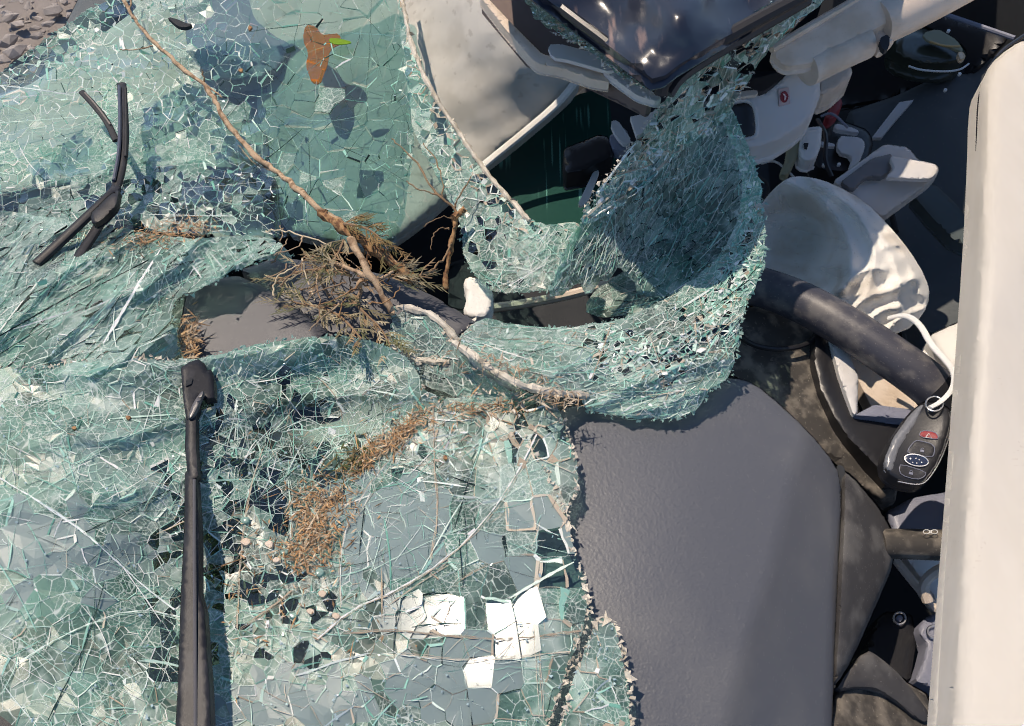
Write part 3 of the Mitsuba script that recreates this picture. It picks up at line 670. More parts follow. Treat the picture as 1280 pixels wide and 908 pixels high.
def sheet(outline, zc, cells, dens, mats, kinds=lambda p: ('wtdb', (5, 3, 1, .4)), width=lambda p: .0009 + 0 * p[:, 0], ang=0, stretch=1, lattice=None,
          fibers=(), edges=(), amp=.004, ascale=55, tilt=.05, seed=0, label=None, hole=None, flakes=300, crackp=.9, sm=1, flat=None, smooth=None, seams=(), fold=None):
    """one torn sheet of the windshield: cells = how many fracture cells, dens(p) their density 0..1, mats(p, rng) the look of each cell"""
    rng = np.random.default_rng(seed)
    key = free(WS + '__glass_sheet')
    o = densify(chaikin(outline, sm), 9)
    o = o + rng.normal(0, 1.1, o.shape)
    poly = Polygon(o).buffer(0)
    if poly.geom_type != 'Polygon':
        poly = max(poly.geoms, key=lambda g_: g_.area)
    shapely.prepare(poly)
    zb = zfield(zc)

    def zf(p):
        p = np.asarray(p, float)
        q = np.stack([p[:, 0] / ascale, p[:, 1] / ascale, np.full(len(p), seed + .3)], 1)
        if fold:
            fa, wl, fm, fw = fold
            t = (-p[:, 0] * math.sin(fa) + p[:, 1] * math.cos(fa)) / wl + 1.1 * meshkit.fbm(q * .8 + 5, 2, seed + 7)
            extra = fm * (1 - 2 * np.abs(np.sin(math.pi * t)) ** .8) * fw(p)
        else:
            extra = 0
        return zb(p) + extra + amp * 2 * (meshkit.fbm(q, 3, seed) - .5) + amp * .35 * np.abs(meshkit.noise(q * 2.7, seed + 3) - .5)

    x0, y0, x1, y1 = poly.bounds
    pts = []
    while len(pts) < cells:
        c = np.stack([rng.uniform(x0 - 10, x1 + 10, 4000), rng.uniform(y0 - 10, y1 + 10, 4000)], 1)
        c = c[rng.uniform(0, 1, 4000) < dens(c)]
        pts += c[shapely.distance(poly, shapely.points(c)) < 10].tolist()
    pts = np.array(pts[:cells])
    if lattice:  # squarish pieces: (fn saying where, spacing x, spacing y, angle)
        fn, sx, sy, la = lattice
        gx, gy = np.meshgrid(np.arange(-90, 90), np.arange(-90, 90))
        q = np.stack([gx.ravel() * sx, gy.ravel() * sy], 1) + rng.uniform(-.22, .22, (gx.size, 2)) * [sx, sy]
        c_, s_ = math.cos(la), math.sin(la)
        q = q @ np.array([[c_, s_], [-s_, c_]]) + [(x0 + x1) / 2, (y0 + y1) / 2]
        q = q[(q[:, 0] > x0 - 30) & (q[:, 0] < x1 + 30) & (q[:, 1] > y0 - 30) & (q[:, 1] < y1 + 30)]
        pts = np.vstack([pts[~fn(pts)], q[fn(q)]])
    c_, s_ = math.cos(ang), math.sin(ang)
    A = np.array([[c_, s_], [-s_, c_]])           # row vectors: world = local @ A
    loc = (pts @ A.T) / [stretch, 1]
    far = max(x1 - x0, y1 - y0) * 3
    vor = Voronoi(np.vstack([loc, loc.mean(0) + far * np.array([[-1, -1], [1, -1], [1, 1], [-1, 1]])]))
    vx = (vor.vertices * [stretch, 1]) @ A
    # cells
    polys, cents = [], []
    for i in range(len(pts)):
        reg = vor.regions[vor.point_region[i]]
        if len(reg) < 3 or -1 in reg:
            continue
        q = Polygon(vx[reg])
        if not q.is_valid:
            continue
        if not poly.contains(q):
            q = poly.intersection(q)
        for g_ in getattr(q, 'geoms', [q]):
            if g_.geom_type == 'Polygon' and g_.area > 3:
                polys.append(g_)
    if hole:
        polys = [q for q in polys if not hole(np.array([q.centroid.coords[0]]), rng)]
    rings = [np.asarray(q.exterior.coords)[:-1] for q in polys]
    cen = np.array([q.centroid.coords[0] for q in polys])
    n = [len(r) for r in rings]
    allp = np.vstack(rings + [cen])
    zz = zf(allp)
    P3 = S(allp, zz)
    st = np.concatenate([[0], np.cumsum(n)])
    C3 = P3[st[-1]:]
    ms = mats(cen, rng)
    if smooth:
        sv = smooth(cen)
        ms = ['m_haze' if rng.random() < np.clip((sv[i] - .25) * 2.2, 0, 1) else o for i, o in enumerate(ms)]
    if flat:
        ms = ['m_glare' if v > .4 else o for v, o in zip(flat(cen), ms)]
    for i, q in enumerate(polys):
        ringv = P3[st[i]:st[i + 1]]
        m = len(ringv)
        v = np.vstack([ringv, C3[i:i + 1]])
        gxy = rng.normal(0, tilt, 2)
        if flat and flat(cen[i:i + 1])[0] > .4:  # pieces lying level enough to mirror the sun
            v = np.vstack([v[:, :2].T, np.full(m + 1, C3[i, 2])]).T
            gxy = np.array(SLOPE) + rng.normal(0, .005, 2)
        elif flat:
            gxy = gxy - [.09, .0]
        v = v + np.array([0, 0, 1]) * np.clip((v - C3[i])[:, :2] @ gxy, -.004, .004)[:, None]
        k = np.arange(m)
        f = np.stack([k, (k + 1) % m, np.full(m, m)], 1)
        nn = np.cross(v[f[0, 1]] - v[f[0, 0]], v[f[0, 2]] - v[f[0, 0]])
        if nn @ (CAM - v[0]) < 0:
            f = f[:, ::-1]
        CELLS.append((q.area, v, f, ms[i], key))
    # cracks between the cells
    rb = Ribbons()
    segs = []
    for (a, b) in vor.ridge_vertices:
        if a < 0 or b < 0 or rng.random() > crackp:
            continue
        p, q = vx[a], vx[b]
        L = np.linalg.norm(q - p)
        if L < 2 or L > 400:
            continue
        m = max(2, int(L / 9) + 1)
        t = np.linspace(0, 1, m)[:, None]
        line = p + (q - p) * t
        line[1:-1] += rng.normal(0, .8, (m - 2, 2))
        segs.append(line)
    segs = [s_ for s_ in segs if shapely.contains_xy(poly, s_[:, 0], s_[:, 1]).all()]
    if segs:
        al = np.vstack(segs)
        z3 = S(al, zf(al) + .0012)
        wd = width(al)
        i0 = 0
        for s_ in segs:
            i1 = i0 + len(s_)
            w = wd[i0:i1] * .58 * rng.lognormal(0, .7) * rng.uniform(.6, 1.3, i1 - i0)
            rb.add(z3[i0:i1], w, pick(rng, *kinds(s_[len(s_) // 2][None])), rng)
            i0 = i1
    for pl, w, kk in seams:  # the long cracks that cross the sheet
        for rpt in range(3):
            e = densify(chaikin(pl, 1, False), 5, False)
            e = e + np.cumsum(rng.normal(0, .5, e.shape), 0) * .5 + rng.normal(0, 1.0, 2) * rpt
            e = e[shapely.contains_xy(poly, e[:, 0], e[:, 1])]
            if len(e) > 2:
                rb.add(S(e, zf(e) + .0018), w * rng.uniform(.1, .8, len(e)) * (1, .6, .5)[rpt], pick(rng, *kk), rng)
    # long fibres and hairline cracks: (count, where(p)->0..1, angle(p), spread, length, width m, kinds, curl)
    lines, meta = [], []
    for cnt, where, afn, spread, length, w, kk, curl in fibers:
        c = np.stack([rng.uniform(x0, x1, cnt * 8), rng.uniform(y0, y1, cnt * 8)], 1)
        c = c[(rng.uniform(0, 1, len(c)) < where(c)) & shapely.contains_xy(poly, c[:, 0], c[:, 1])][:int(cnt * .34)]
        a0 = afn(c) if callable(afn) else np.full(len(c), afn)
        for p, a in zip(c, a0):
            a = a + rng.normal(0, spread) if spread < 3 else rng.uniform(0, 6.28)
            L = .7 * length * rng.lognormal(0, .5)
            m = max(3, int(L / 8))
            th_ = a + np.cumsum(rng.normal(0, curl * .3, m)) + np.linspace(-.5, .5, m) * rng.normal(0, curl * 3)
            line = p + np.cumsum(np.stack([np.cos(th_), np.sin(th_)], 1) * (L / m), 0)
            line -= line[m // 2] - p
            ok = shapely.contains_xy(poly, line[:, 0], line[:, 1])
            line = line[ok]
            if len(line) >= 3:
                lines.append(line)
                meta.append((w, kk))
    if lines:
        al = np.vstack(lines)
        z3 = S(al, zf(al) + rng.uniform(.0012, .002, len(al)) * .5 + .0009)
        i0 = 0
        for s_, (w, kk) in zip(lines, meta):
            i1 = i0 + len(s_)
            ww = .50 * w * rng.lognormal(0, .65) * np.minimum(1, .35 + np.minimum(np.arange(i1 - i0), np.arange(i1 - i0)[::-1]) / 3) * rng.uniform(.6, 1.3, i1 - i0)
            rb.add(z3[i0:i1], ww, pick(rng, *kk), rng)
            i0 = i1
    if rb.v:
        mesh, col = rb.mesh()
        obj(key + '__crack_web', mesh, 'm_crack', smooth=False, color=col, kind='stuff')
    # crumbs of glass that catch the light
    c = np.stack([rng.uniform(x0, x1, flakes * 6), rng.uniform(y0, y1, flakes * 6)], 1)
    c = c[(rng.uniform(0, 1, len(c)) < dens(c) ** .7) & shapely.contains_xy(poly, c[:, 0], c[:, 1])][:flakes]
    if len(c):
        z3 = S(c, zf(c) + .002)
        v = np.repeat(z3, 4, 0) + rng.normal(0, .0009, (len(c) * 4, 3)) * [1, 1, .6]
        i = np.arange(len(c))[:, None] * 4
        f = np.vstack([i + [0, 1, 2], i + [0, 3, 1], i + [1, 3, 2], i + [0, 2, 3]])
        obj(key + '__glass_crumbs', trimesh.Trimesh(v, f, process=False), 'm_glint', smooth=False, kind='stuff')
    for j, (pl, r, mt) in enumerate(edges):
        if r >= .0036 and mt == 'm_edge':
            e = densify(chaikin(pl, 2, False), 5, False)
            q3 = S(e, zf(e) + .001) + rng.normal(0, .0004, (len(e), 3))
            obj(key + '__torn_rim', tube(q3, r * .85 * rng.uniform(.7, 1.15, len(q3)), 7, wob=.3, seed=seed + j), mt, smooth=False)
        e = densify(chaikin(pl, 2, False), 2.2, False)
        e = e + rng.normal(0, 1.3, e.shape)
        p3 = S(e, zf(e))
        V, F, m = [], [], 0
        for q in p3:
            if rng.random() < .05:
                continue
            s = r * .36 * rng.lognormal(0, .4)
            c_ = q + rng.normal(0, r * .25, 3) + rng.normal(0, 1, (6, 3)) * [s, s, s * .6]
            V.append(c_)
            F.append(np.array([[0, 2, 4], [2, 1, 4], [1, 3, 4], [3, 0, 4], [2, 0, 5], [1, 2, 5], [3, 1, 5], [0, 3, 5]]) + m)
            m += 6
        obj(key + '__torn_edge', trimesh.Trimesh(np.vstack(V), np.vstack(F), process=False), mt, smooth=False, kind='stuff')
    labels[key] = {'label': label}
    return key, zf, poly


MILKY = {'m_cleardark': 0, 'm_clear': .12, 'm_haze': .5, 'm_milk': .72, 'm_pale': 1.0}


def matmix(*rules, frit=None, patch=48, clear=None):
    """rules: (look, weight fn(p)): how milky the crushed glass is, drifting over patch px; frit: share of bare see-through pieces; clear: the material of unbroken glass"""
    def f(p, rng):
        w = np.array([fn(p) if callable(fn) else np.full(len(p), float(fn)) for _, fn in rules])
        m = (w * np.array([MILKY[r] for r, _ in rules])[:, None]).sum(0) / w.sum(0)
        u = meshkit.fbm(np.stack([p[:, 0] / patch, p[:, 1] / patch, np.full(len(p), rng.uniform(0, 90))], 1), 3, 5)
        m = m - .17 + (u - .5) * 1.2 + rng.normal(0, .05, len(p))
        out = [f'm_g{k}' for k in np.clip((m * 5).astype(int), 0, 3)]
        if clear:
            out = [clear if m[i] < .2 else o for i, o in enumerate(out)]
        if frit:
            q = frit(p)
            out = ['m_clear' if rng.random() < q[i] else o for i, o in enumerate(out)]
        return out
    return f


def inx(lo, hi, soft=20):
    return lambda p: 1 / (1 + np.exp(-np.clip((p[:, 0] - lo) / soft, -30, 30))) * 1 / (1 + np.exp(np.clip((p[:, 0] - hi) / soft, -30, 30)))


one = lambda p: np.ones(len(p))
# A: the passenger side, crazed into a fine web at the left, smooth and teal at the right
fritA = np.maximum if False else (lambda p: np.maximum(near([(-20, 112), (50, 78), (70, 66)], 34)(p), near([(90, 108), (140, 78), (170, 40), (215, 30)], 30)(p)))
lowA = near([(140, 250), (250, 256), (335, 262)], 62)
densA = lambda p: np.clip(.30 * inx(-100, 330, 30)(p) + .9 * blobs((150, 60, 130, 55, 1), (150, 200, 90, 70, .8), (260, 250, 90, 40, .9), (505, 160, 20, 160, .7))(p) + .05, 0, 1)
sheet([(-40, 118), (0, 90), (40, 62), (92, 24), (140, -4), (180, -40), (400, -70), (488, -60), (500, 30), (511, 100), (518, 180), (510, 245), (498, 305), (470, 318), (430, 300), (345, 296), (250, 292), (150, 288), (0, 272), (-40, 268)],
      [(0, 265, 1.02), (340, 290, 1.025), (500, 300, 1.0), (500, 0, 1.05), (250, 0, 1.02), (0, 100, .99), (250, 150, .985), (120, 180, .985), (420, 150, 1.005)],
      1500, densA, matmix(('m_clear', lambda p: .75 + 1.2 * inx(330, 600)(p) + .8 * blobs((150, 60, 130, 50, 1))(p)), ('m_milk', lambda p: .40 + .35 * blobs((190, 180, 120, 60, 1), (40, 200, 60, 40, 1))(p) - .36 * inx(340, 600)(p)), ('m_haze', lambda p: .40 - .1 * inx(330, 600)(p)), frit=lambda p: .75 * np.maximum(np.maximum(fritA(p), lowA(p)), .9 * inx(330, 600)(p)), clear='m_clear'),
      kinds=lambda p: ('wtd', (5, 3, .5)) if p[0, 0] < 340 else ('wtd', (.8, 3, 3)), width=lambda p: .0008 + .0010 * blobs((150, 60, 120, 60, 1), (300, 240, 80, 40, .5))(p),
      fibers=[(900, lambda p: inx(-100, 330, 20)(p), 0, 9, 46, .0007, ('wt', (4, 2)), .10),
              (260, lambda p: inx(330, 600, 20)(p), 0, 9, 90, .0007, ('dt', (4, 2)), .10),
              (200, lambda p: blobs((40, 160, 90, 40, 1), (60, 235, 120, 30, 1))(p), -.2, .25, 130, .0008, ('wt', (4, 2)), .03)],
      edges=[([(-20, 104), (0, 92), (40, 64), (92, 27), (140, -2)], .0035, 'm_edgeglass'), ([(500, 20), (511, 100), (517, 180), (509, 245)], .003, 'm_edgeglass')],
      fold=(-.2, 90, .006, inx(-100, 330, 20)), seed=101, flakes=700, tilt=.08, amp=.006, ascale=80, label='glass sheet with the fine bright web and a smooth teal side')
# B: curled flap at the left with long facets
angB = lambda p: np.where(p[:, 0] > 215, .9, -.62 + .5 * np.clip((p[:, 1] - 420) / 60, -1, 1))
kB = sheet([(-40, 262), (0, 262), (130, 282), (240, 300), (330, 292), (368, 316), (362, 332), (335, 322), (300, 336), (268, 352), (238, 366), (215, 376), (217, 410), (226, 452), (160, 466), (-40, 480)],
      [(0, 262, 1.03), (130, 290, 1.04), (330, 300, 1.06), (225, 335, 1.085), (220, 440, 1.07), (0, 470, 1.08), (60, 350, 1.075), (140, 420, 1.09), (0, 320, 1.05)],
      520, lambda p: np.clip(.25 + .9 * blobs((60, 330, 70, 40, 1), (60, 285, 120, 20, 1), (290, 325, 60, 25, 1))(p), 0, 1),
      matmix(('m_clear', .25), ('m_milk', lambda p: .9 + 0 * p[:, 0]), ('m_pale', .35), ('m_haze', lambda p: blobs((60, 300, 120, 20, .8))(p))),
      kinds=lambda p: ('wtd', (5, 4, 1)), width=lambda p: .0008 + 0 * p[:, 0], ang=-.62, stretch=3.2,
      fibers=[(420, one, lambda p: angB(p), .22, 80, .0009, ('wtd', (5, 4, 1)), .03),
              (400, blobs((290, 325, 60, 22, 1), (240, 345, 40, 25, 1)), 1.0, .35, 26, .0010, ('wt', (3, 4)), .05),
              (260, blobs((70, 330, 70, 40, 1)), -.3, .7, 45, .0008, ('wt', (5, 2)), .15), (14, blobs((150, 380, 60, 40, 1)), -.62, .08, 110, .0016, ('d', (1,)), .01)],
      edges=[([(368, 320), (335, 322), (300, 336), (268, 352), (238, 366), (217, 378)], .0024, 'm_edgeglass'), ([(215, 376), (217, 410), (226, 452)], .0026, 'm_edgeglass'), ([(222, 366), (180, 396), (120, 432), (60, 458)], .0022, 'm_edge')],
      fold=(-.62, 62, .009, one), seed=202, flakes=300, tilt=.10, amp=.012, ascale=75, label='curled teal flap folded into long facets beside the bare pad')
# C: the lower left sheet lying over the dashboard
latC = lambda p: (p[:, 0] > 560 + .0 * p[:, 1]) & (p[:, 1] > 560)
holeC = blobs((395, 555, 55, 38, 1))
darkC = blobs((395, 556, 58, 36, 1), (305, 690, 42, 80, .9), (214, 700, 14, 80, .95), (272, 550, 22, 36, .8), (350, 780, 40, 40, .5))
zonesC = near([(640, 500), (690, 600), (720, 700), (760, 830)], 60)
densC = lambda p: np.clip(.22 + .8 * blobs((380, 460, 120, 30, 1), (300, 560, 60, 60, .7), (560, 560, 120, 40, .6), (270, 760, 60, 140, .6), (100, 520, 120, 50, .35), (350, 780, 80, 60, .6))(p) - .15 * blobs((490, 660, 60, 70, 1), (80, 740, 70, 70, .9), (110, 660, 60, 40, .8), (340, 870, 60, 40, .8))(p), .03, 1)
kC, zC, polyC = sheet([(-40, 462), (60, 458), (150, 446), (226, 452), (262, 446), (300, 436), (360, 426), (420, 418), (470, 428), (500, 440), (522, 462), (528, 490), (560, 500), (610, 488), (660, 495), (694, 508), (706, 530), (727, 604), (704, 642), (722, 700), (738, 760), (712, 830), (684, 908), (670, 1000), (-40, 1000)],
      [(0, 470, 1.085), (220, 455, 1.085), (420, 425, 1.08), (500, 480, 1.065), (395, 555, 1.03), (520, 560, 1.055), (650, 520, 1.072), (720, 604, 1.078), (700, 650, 1.078), (735, 760, 1.082), (680, 900, 1.085), (500, 680, 1.083), (300, 620, 1.07), (300, 800, 1.075), (100, 650, 1.10), (0, 750, 1.09), (0, 950, 1.08), (500, 900, 1.088), (620, 770, 1.086), (240, 700, 1.06)],
      1500, densC, matmix(('m_clear', .2), ('m_haze', lambda p: .40 + 1.5 * blobs((490, 660, 70, 80, 1), (640, 680, 80, 120, .6), (520, 850, 160, 60, .6), (60, 760, 90, 90, .8))(p)),
                          ('m_milk', lambda p: .35 + .8 * blobs((120, 600, 150, 100, 1), (120, 480, 160, 40, 1))(p)),
                          ('m_pale', lambda p: .05 + .5 * blobs((400, 450, 150, 25, 1), (60, 760, 100, 80, .4))(p)),
                          ('m_clear', lambda p: .16 + 3.2 * holeC(p) + 1.2 * blobs((270, 720, 45, 130, 1))(p)), frit=lambda p: np.where(zonesC(p) > 0, .55 * zonesC(p) ** .7, 0) + .75 * darkC(p)),
      kinds=lambda p: ('wtb', (5, 3, .6)) if p[0, 0] < 520 else ('wtdb', (4, 1.2, 1, 2.4 + 6 * float(zonesC(p)[0]))),
      width=lambda p: .0008 + .0007 * np.clip((p[:, 0] - 480) / 150, 0, 1) + .0016 * zonesC(p), lattice=(latC, 34, 40, -.10),
      fibers=[(1500, lambda p: .15 + blobs((330, 460, 200, 40, 1), (120, 520, 150, 60, .8), (480, 460, 60, 30, 1))(p), lambda p: -.15 + .3 * np.sin(p[:, 0] / 60), .45, 50, .00075, ('wtb', (5, 3, .6)), .12),
              (900, blobs((395, 555, 90, 55, 1), (310, 560, 50, 50, .8)), lambda p: np.arctan2(p[:, 1] - 600, p[:, 0] - 380) * .5 - .3, .9, 60, .0007, ('wtb', (4, 3, 1)), .12),
              (500, lambda p: blobs((540, 590, 110, 60, 1))(p), lambda p: -.55 + (p[:, 0] - 460) / 500, .3, 70, .0008, ('wtb', (4, 3, 1)), .06),
              (700, lambda p: blobs((130, 660, 130, 130, 1))(p), lambda p: np.full(len(p), .3), .9, 70, .0007, ('wtd', (3, 3, 1)), .06),
              (700, lambda p: blobs((270, 720, 60, 160, 1), (350, 800, 70, 90, .7))(p), 0, 9, 44, .0007, ('wtb', (4, 3, 1)), .12),
              (350, lambda p: blobs((490, 660, 90, 90, 1))(p), 1.5, .25, 55, .0006, ('dt', (3, 2)), .06),
              (250, lambda p: blobs((490, 660, 90, 90, 1))(p), .0, .3, 70, .0006, ('dt', (3, 2)), .06),
              (700, lambda p: blobs((600, 740, 120, 170, 1))(p), 0, 9, 36, .0008, ('wtdb', (3, 2, 1, 2)), .08),
              (300, lambda p: blobs((90, 850, 150, 70, 1))(p), 0, 9, 50, .0008, ('wt', (3, 3)), .08)],
      edges=[([(262, 447), (300, 436), (360, 426), (420, 418), (470, 428), (500, 440), (522, 462)], .0022, 'm_edgeglass'), ([(-20, 464), (60, 458), (150, 446), (226, 452)], .0028, 'm_edge'),
             ([(694, 508), (706, 530), (727, 604), (704, 642), (722, 700), (738, 760)], .0032, 'm_edge'), ([(738, 760), (712, 830), (684, 908), (676, 960)], .0030, 'm_edge'),
             ([(528, 492), (560, 502), (610, 490), (660, 497), (694, 508)], .0030, 'm_edge'), ([(640, 505), (664, 560), (690, 600), (704, 642)], .0034, 'm_edge'), ([(540, 505), (541, 560), (540, 620)], .0016, 'm_edge'),
             ([(0, 600), (50, 628), (105, 666), (150, 705), (182, 736)], .0016, 'm_edgeglass')],
      fold=(-.12, 74, .0085, blobs((120, 520, 160, 60, 1), (360, 470, 120, 40, 1), (90, 620, 110, 60, .5))), seed=303, flakes=1200, tilt=.035, amp=.011, ascale=120, crackp=.92, flat=blobs((526, 770, 42, 23, 1), (640, 768, 32, 30, 1), (608, 842, 13, 11, 1)), smooth=blobs((490, 665, 66, 60, 1), (372, 878, 80, 30, 1), (580, 850, 90, 45, .8), (60, 690, 90, 55, .8), (640, 690, 70, 70, .55)),
      seams=[([(0, 598), (50, 628), (105, 666), (150, 705), (182, 736), (216, 762)], .0022, ('w', (1,))), ([(105, 666), (160, 640), (215, 612)], .0014, ('d', (1,))), ([(296, 785), (300, 690), (312, 610), (330, 560)], .0018, ('b', (1,))),
             ([(300, 786), (345, 756), (366, 738)], .0018, ('b', (1,))), ([(426, 760), (424, 700), (436, 650), (468, 596), (520, 545)], .0018, ('wb', (2, 1))), ([(395, 800), (440, 762), (500, 738), (560, 700), (610, 650), (650, 590), (672, 545)], .0020, ('bw', (2, 1))),
             ([(541, 505), (543, 580), (548, 640), (538, 700)], .0016, ('b', (1,))), ([(430, 792), (490, 788), (560, 796), (640, 802), (735, 790)], .0016, ('bw', (1, 1))), ([(500, 818), (600, 828), (712, 816)], .0014, ('bw', (1, 1))), ([(670, 740), (672, 820), (678, 900)], .0016, ('b', (1,))),
             ([(360, 600), (366, 650), (350, 700)], .0014, ('w', (1,))), ([(0, 640), (60, 610), (120, 560), (200, 530)], .0012, ('wt', (1, 1))), ([(20, 830), (80, 790), (170, 760), (230, 775)], .0014, ('w', (1,))), ([(60, 900), (110, 800), (130, 730)], .0012, ('d', (1,)))],
      label='large crazed sheet lying over the dashboard under the wiper arm')
# D: loose strip of squarish pieces right of the dark gap
sheet([(745, 772), (764, 774), (775, 800), (782, 840), (788, 870), (786, 908), (790, 990), (690, 990), (700, 908), (716, 850)],
      [(750, 775, 1.082), (785, 900, 1.085), (700, 900, 1.088)], 26, one, matmix(('m_clear', .6), ('m_haze', 1), ('m_pale', .4)), kinds=lambda p: ('wtb', (3, 1, 4)), width=lambda p: .0022 + 0 * p[:, 0],
      fibers=[(120, one, 1.3, .9, 30, .0009, ('wb', (2, 2)), .06)],
      edges=[([(745, 772), (764, 774), (775, 800), (782, 840), (788, 870), (786, 908), (788, 960)], .0035, 'm_edge'), ([(745, 776), (716, 850), (702, 908)], .0028, 'm_edge')], seed=404, flakes=80, amp=.002, label='narrow strip of squarish pieces beside the dark gap')
# G: inner side of the curl, deep green
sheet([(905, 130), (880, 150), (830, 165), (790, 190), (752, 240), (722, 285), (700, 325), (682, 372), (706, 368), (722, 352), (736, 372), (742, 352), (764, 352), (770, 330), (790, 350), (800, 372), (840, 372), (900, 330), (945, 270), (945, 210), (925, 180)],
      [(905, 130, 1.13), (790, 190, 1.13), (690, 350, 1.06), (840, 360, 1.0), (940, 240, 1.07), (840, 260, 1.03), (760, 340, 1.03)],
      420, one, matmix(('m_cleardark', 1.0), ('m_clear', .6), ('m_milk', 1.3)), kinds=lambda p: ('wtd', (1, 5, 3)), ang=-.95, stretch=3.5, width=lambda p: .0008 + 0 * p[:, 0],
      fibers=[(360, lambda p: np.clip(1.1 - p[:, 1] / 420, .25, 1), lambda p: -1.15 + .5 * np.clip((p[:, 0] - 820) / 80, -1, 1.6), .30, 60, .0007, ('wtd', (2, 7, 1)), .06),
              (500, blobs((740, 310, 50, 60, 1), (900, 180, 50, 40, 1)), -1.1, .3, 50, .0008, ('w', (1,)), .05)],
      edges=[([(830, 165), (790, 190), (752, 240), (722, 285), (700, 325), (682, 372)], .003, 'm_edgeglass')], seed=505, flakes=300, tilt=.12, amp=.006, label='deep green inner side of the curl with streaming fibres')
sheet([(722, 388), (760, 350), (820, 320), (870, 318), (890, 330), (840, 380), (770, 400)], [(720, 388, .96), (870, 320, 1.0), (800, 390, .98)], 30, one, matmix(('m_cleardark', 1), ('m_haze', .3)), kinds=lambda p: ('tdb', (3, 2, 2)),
      fibers=[(160, one, -.4, .2, 60, .0008, ('tb', (3, 2)), .05)], seed=555, flakes=20, label='brownish scrap of glass in the shade inside the curl')
# F: the big crescent sweeping round to the right
angF = lambda p: np.where(p[:, 0] < 880, -.05 - .55 * np.clip((p[:, 0] - 640) / 250, -.4, 1) + .25 * np.clip((p[:, 1] - 430) / 50, -1, 1), -1.15 - .3 * np.clip((300 - p[:, 1]) / 100, -1, 1))
webF = near([(760, 440), (830, 450), (900, 400), (925, 340), (940, 280), (930, 200), (890, 140)], 46)
sheet([(566, 428), (592, 402), (612, 398), (650, 408), (700, 411), (752, 404), (800, 390), (846, 366), (890, 332), (918, 290), (930, 240), (922, 195), (900, 150), (912, 128), (930, 170), (948, 215), (955, 262), (957, 315), (948, 352), (932, 382), (922, 430), (914, 470), (890, 486), (862, 522), (820, 524), (770, 522), (722, 508), (740, 490), (690, 490), (640, 478), (604, 454)],
      [(600, 405, 1.075), (580, 430, 1.085), (650, 410, 1.06), (750, 405, 1.06), (850, 365, 1.065), (920, 290, 1.09), (905, 150, 1.14), (950, 250, 1.12), (955, 320, 1.11), (930, 390, 1.10), (914, 470, 1.075), (860, 520, 1.072), (730, 505, 1.072), (640, 478, 1.10), (740, 450, 1.085), (830, 440, 1.10), (690, 485, 1.10)],
      1050, lambda p: np.clip(.5 + .5 * webF(p), 0, 1), matmix(('m_milk', .9), ('m_clear', .15), ('m_pale', lambda p: .30 + .8 * blobs((790, 500, 70, 22, 1))(p)), ('m_haze', .3), frit=lambda p: .32 * webF(p)),
      kinds=lambda p: ('wtb', (5, 3, 1.2)), ang=-.35, stretch=1.3, width=lambda p: .0009 + .0014 * webF(p),
      fibers=[(900, lambda p: 1 - .5 * webF(p), angF, .22, 55, .0009, ('wtbd', (5, 4, .7, 1)), .05),
              (550, lambda p: webF(p), angF, .5, 42, .0009, ('wtb', (5, 2, 1.5)), .06),
              (40, lambda p: webF(p), 1.5, .25, 45, .0024, ('b', (1,)), .05)],
      edges=[([(566, 428), (592, 402)], .0025, 'm_edge'), ([(566, 428), (604, 454), (640, 478), (690, 492), (735, 494)], .0042, 'm_edge'), ([(722, 508), (770, 522), (820, 524), (862, 522), (890, 486), (914, 470)], .0030, 'm_edgeglass'),
             ([(914, 470), (922, 430), (932, 382), (948, 352), (957, 315), (955, 262), (945, 210), (920, 150)], .0030, 'm_edgeglass'), ([(592, 402), (650, 408), (700, 411), (752, 404), (800, 390), (846, 366), (890, 332)], .0016, 'm_edgeglass')],
      fold=(-.25, 40, .003, one), seed=606, flakes=300, tilt=.05, amp=.004, ascale=50, label='wide crescent of glass sweeping round the right of the curl')
# rolled beige rim left of the crescent
sheet([(492, 388), (540, 396), (566, 428), (604, 456), (660, 492), (690, 500), (640, 512), (590, 504), (540, 486), (500, 470), (486, 440)], [(492, 388, 1.06), (560, 430, 1.06), (660, 495, 1.055), (500, 450, 1.045), (600, 500, 1.04)],
      60, one, matmix(('m_clear', .5), ('m_milk', 1), ('m_cleardark', .6)), kinds=lambda p: ('wt', (3, 3)), fibers=[(260, one, .6, .8, 40, .0008, ('wt', (3, 4)), .1)],
      edges=[([(496, 384), (520, 386), (546, 396), (566, 420), (586, 446), (616, 472), (650, 490)], .0042, 'm_edge'), ([(494, 386), (490, 410), (489, 434)], .003, 'm_edgeglass'), ([(489, 434), (510, 446), (540, 454), (562, 452)], .0036, 'm_edge')],
      seed=616, flakes=60, amp=.003, label='rolled rim of the crescent with a dirty beige edge')
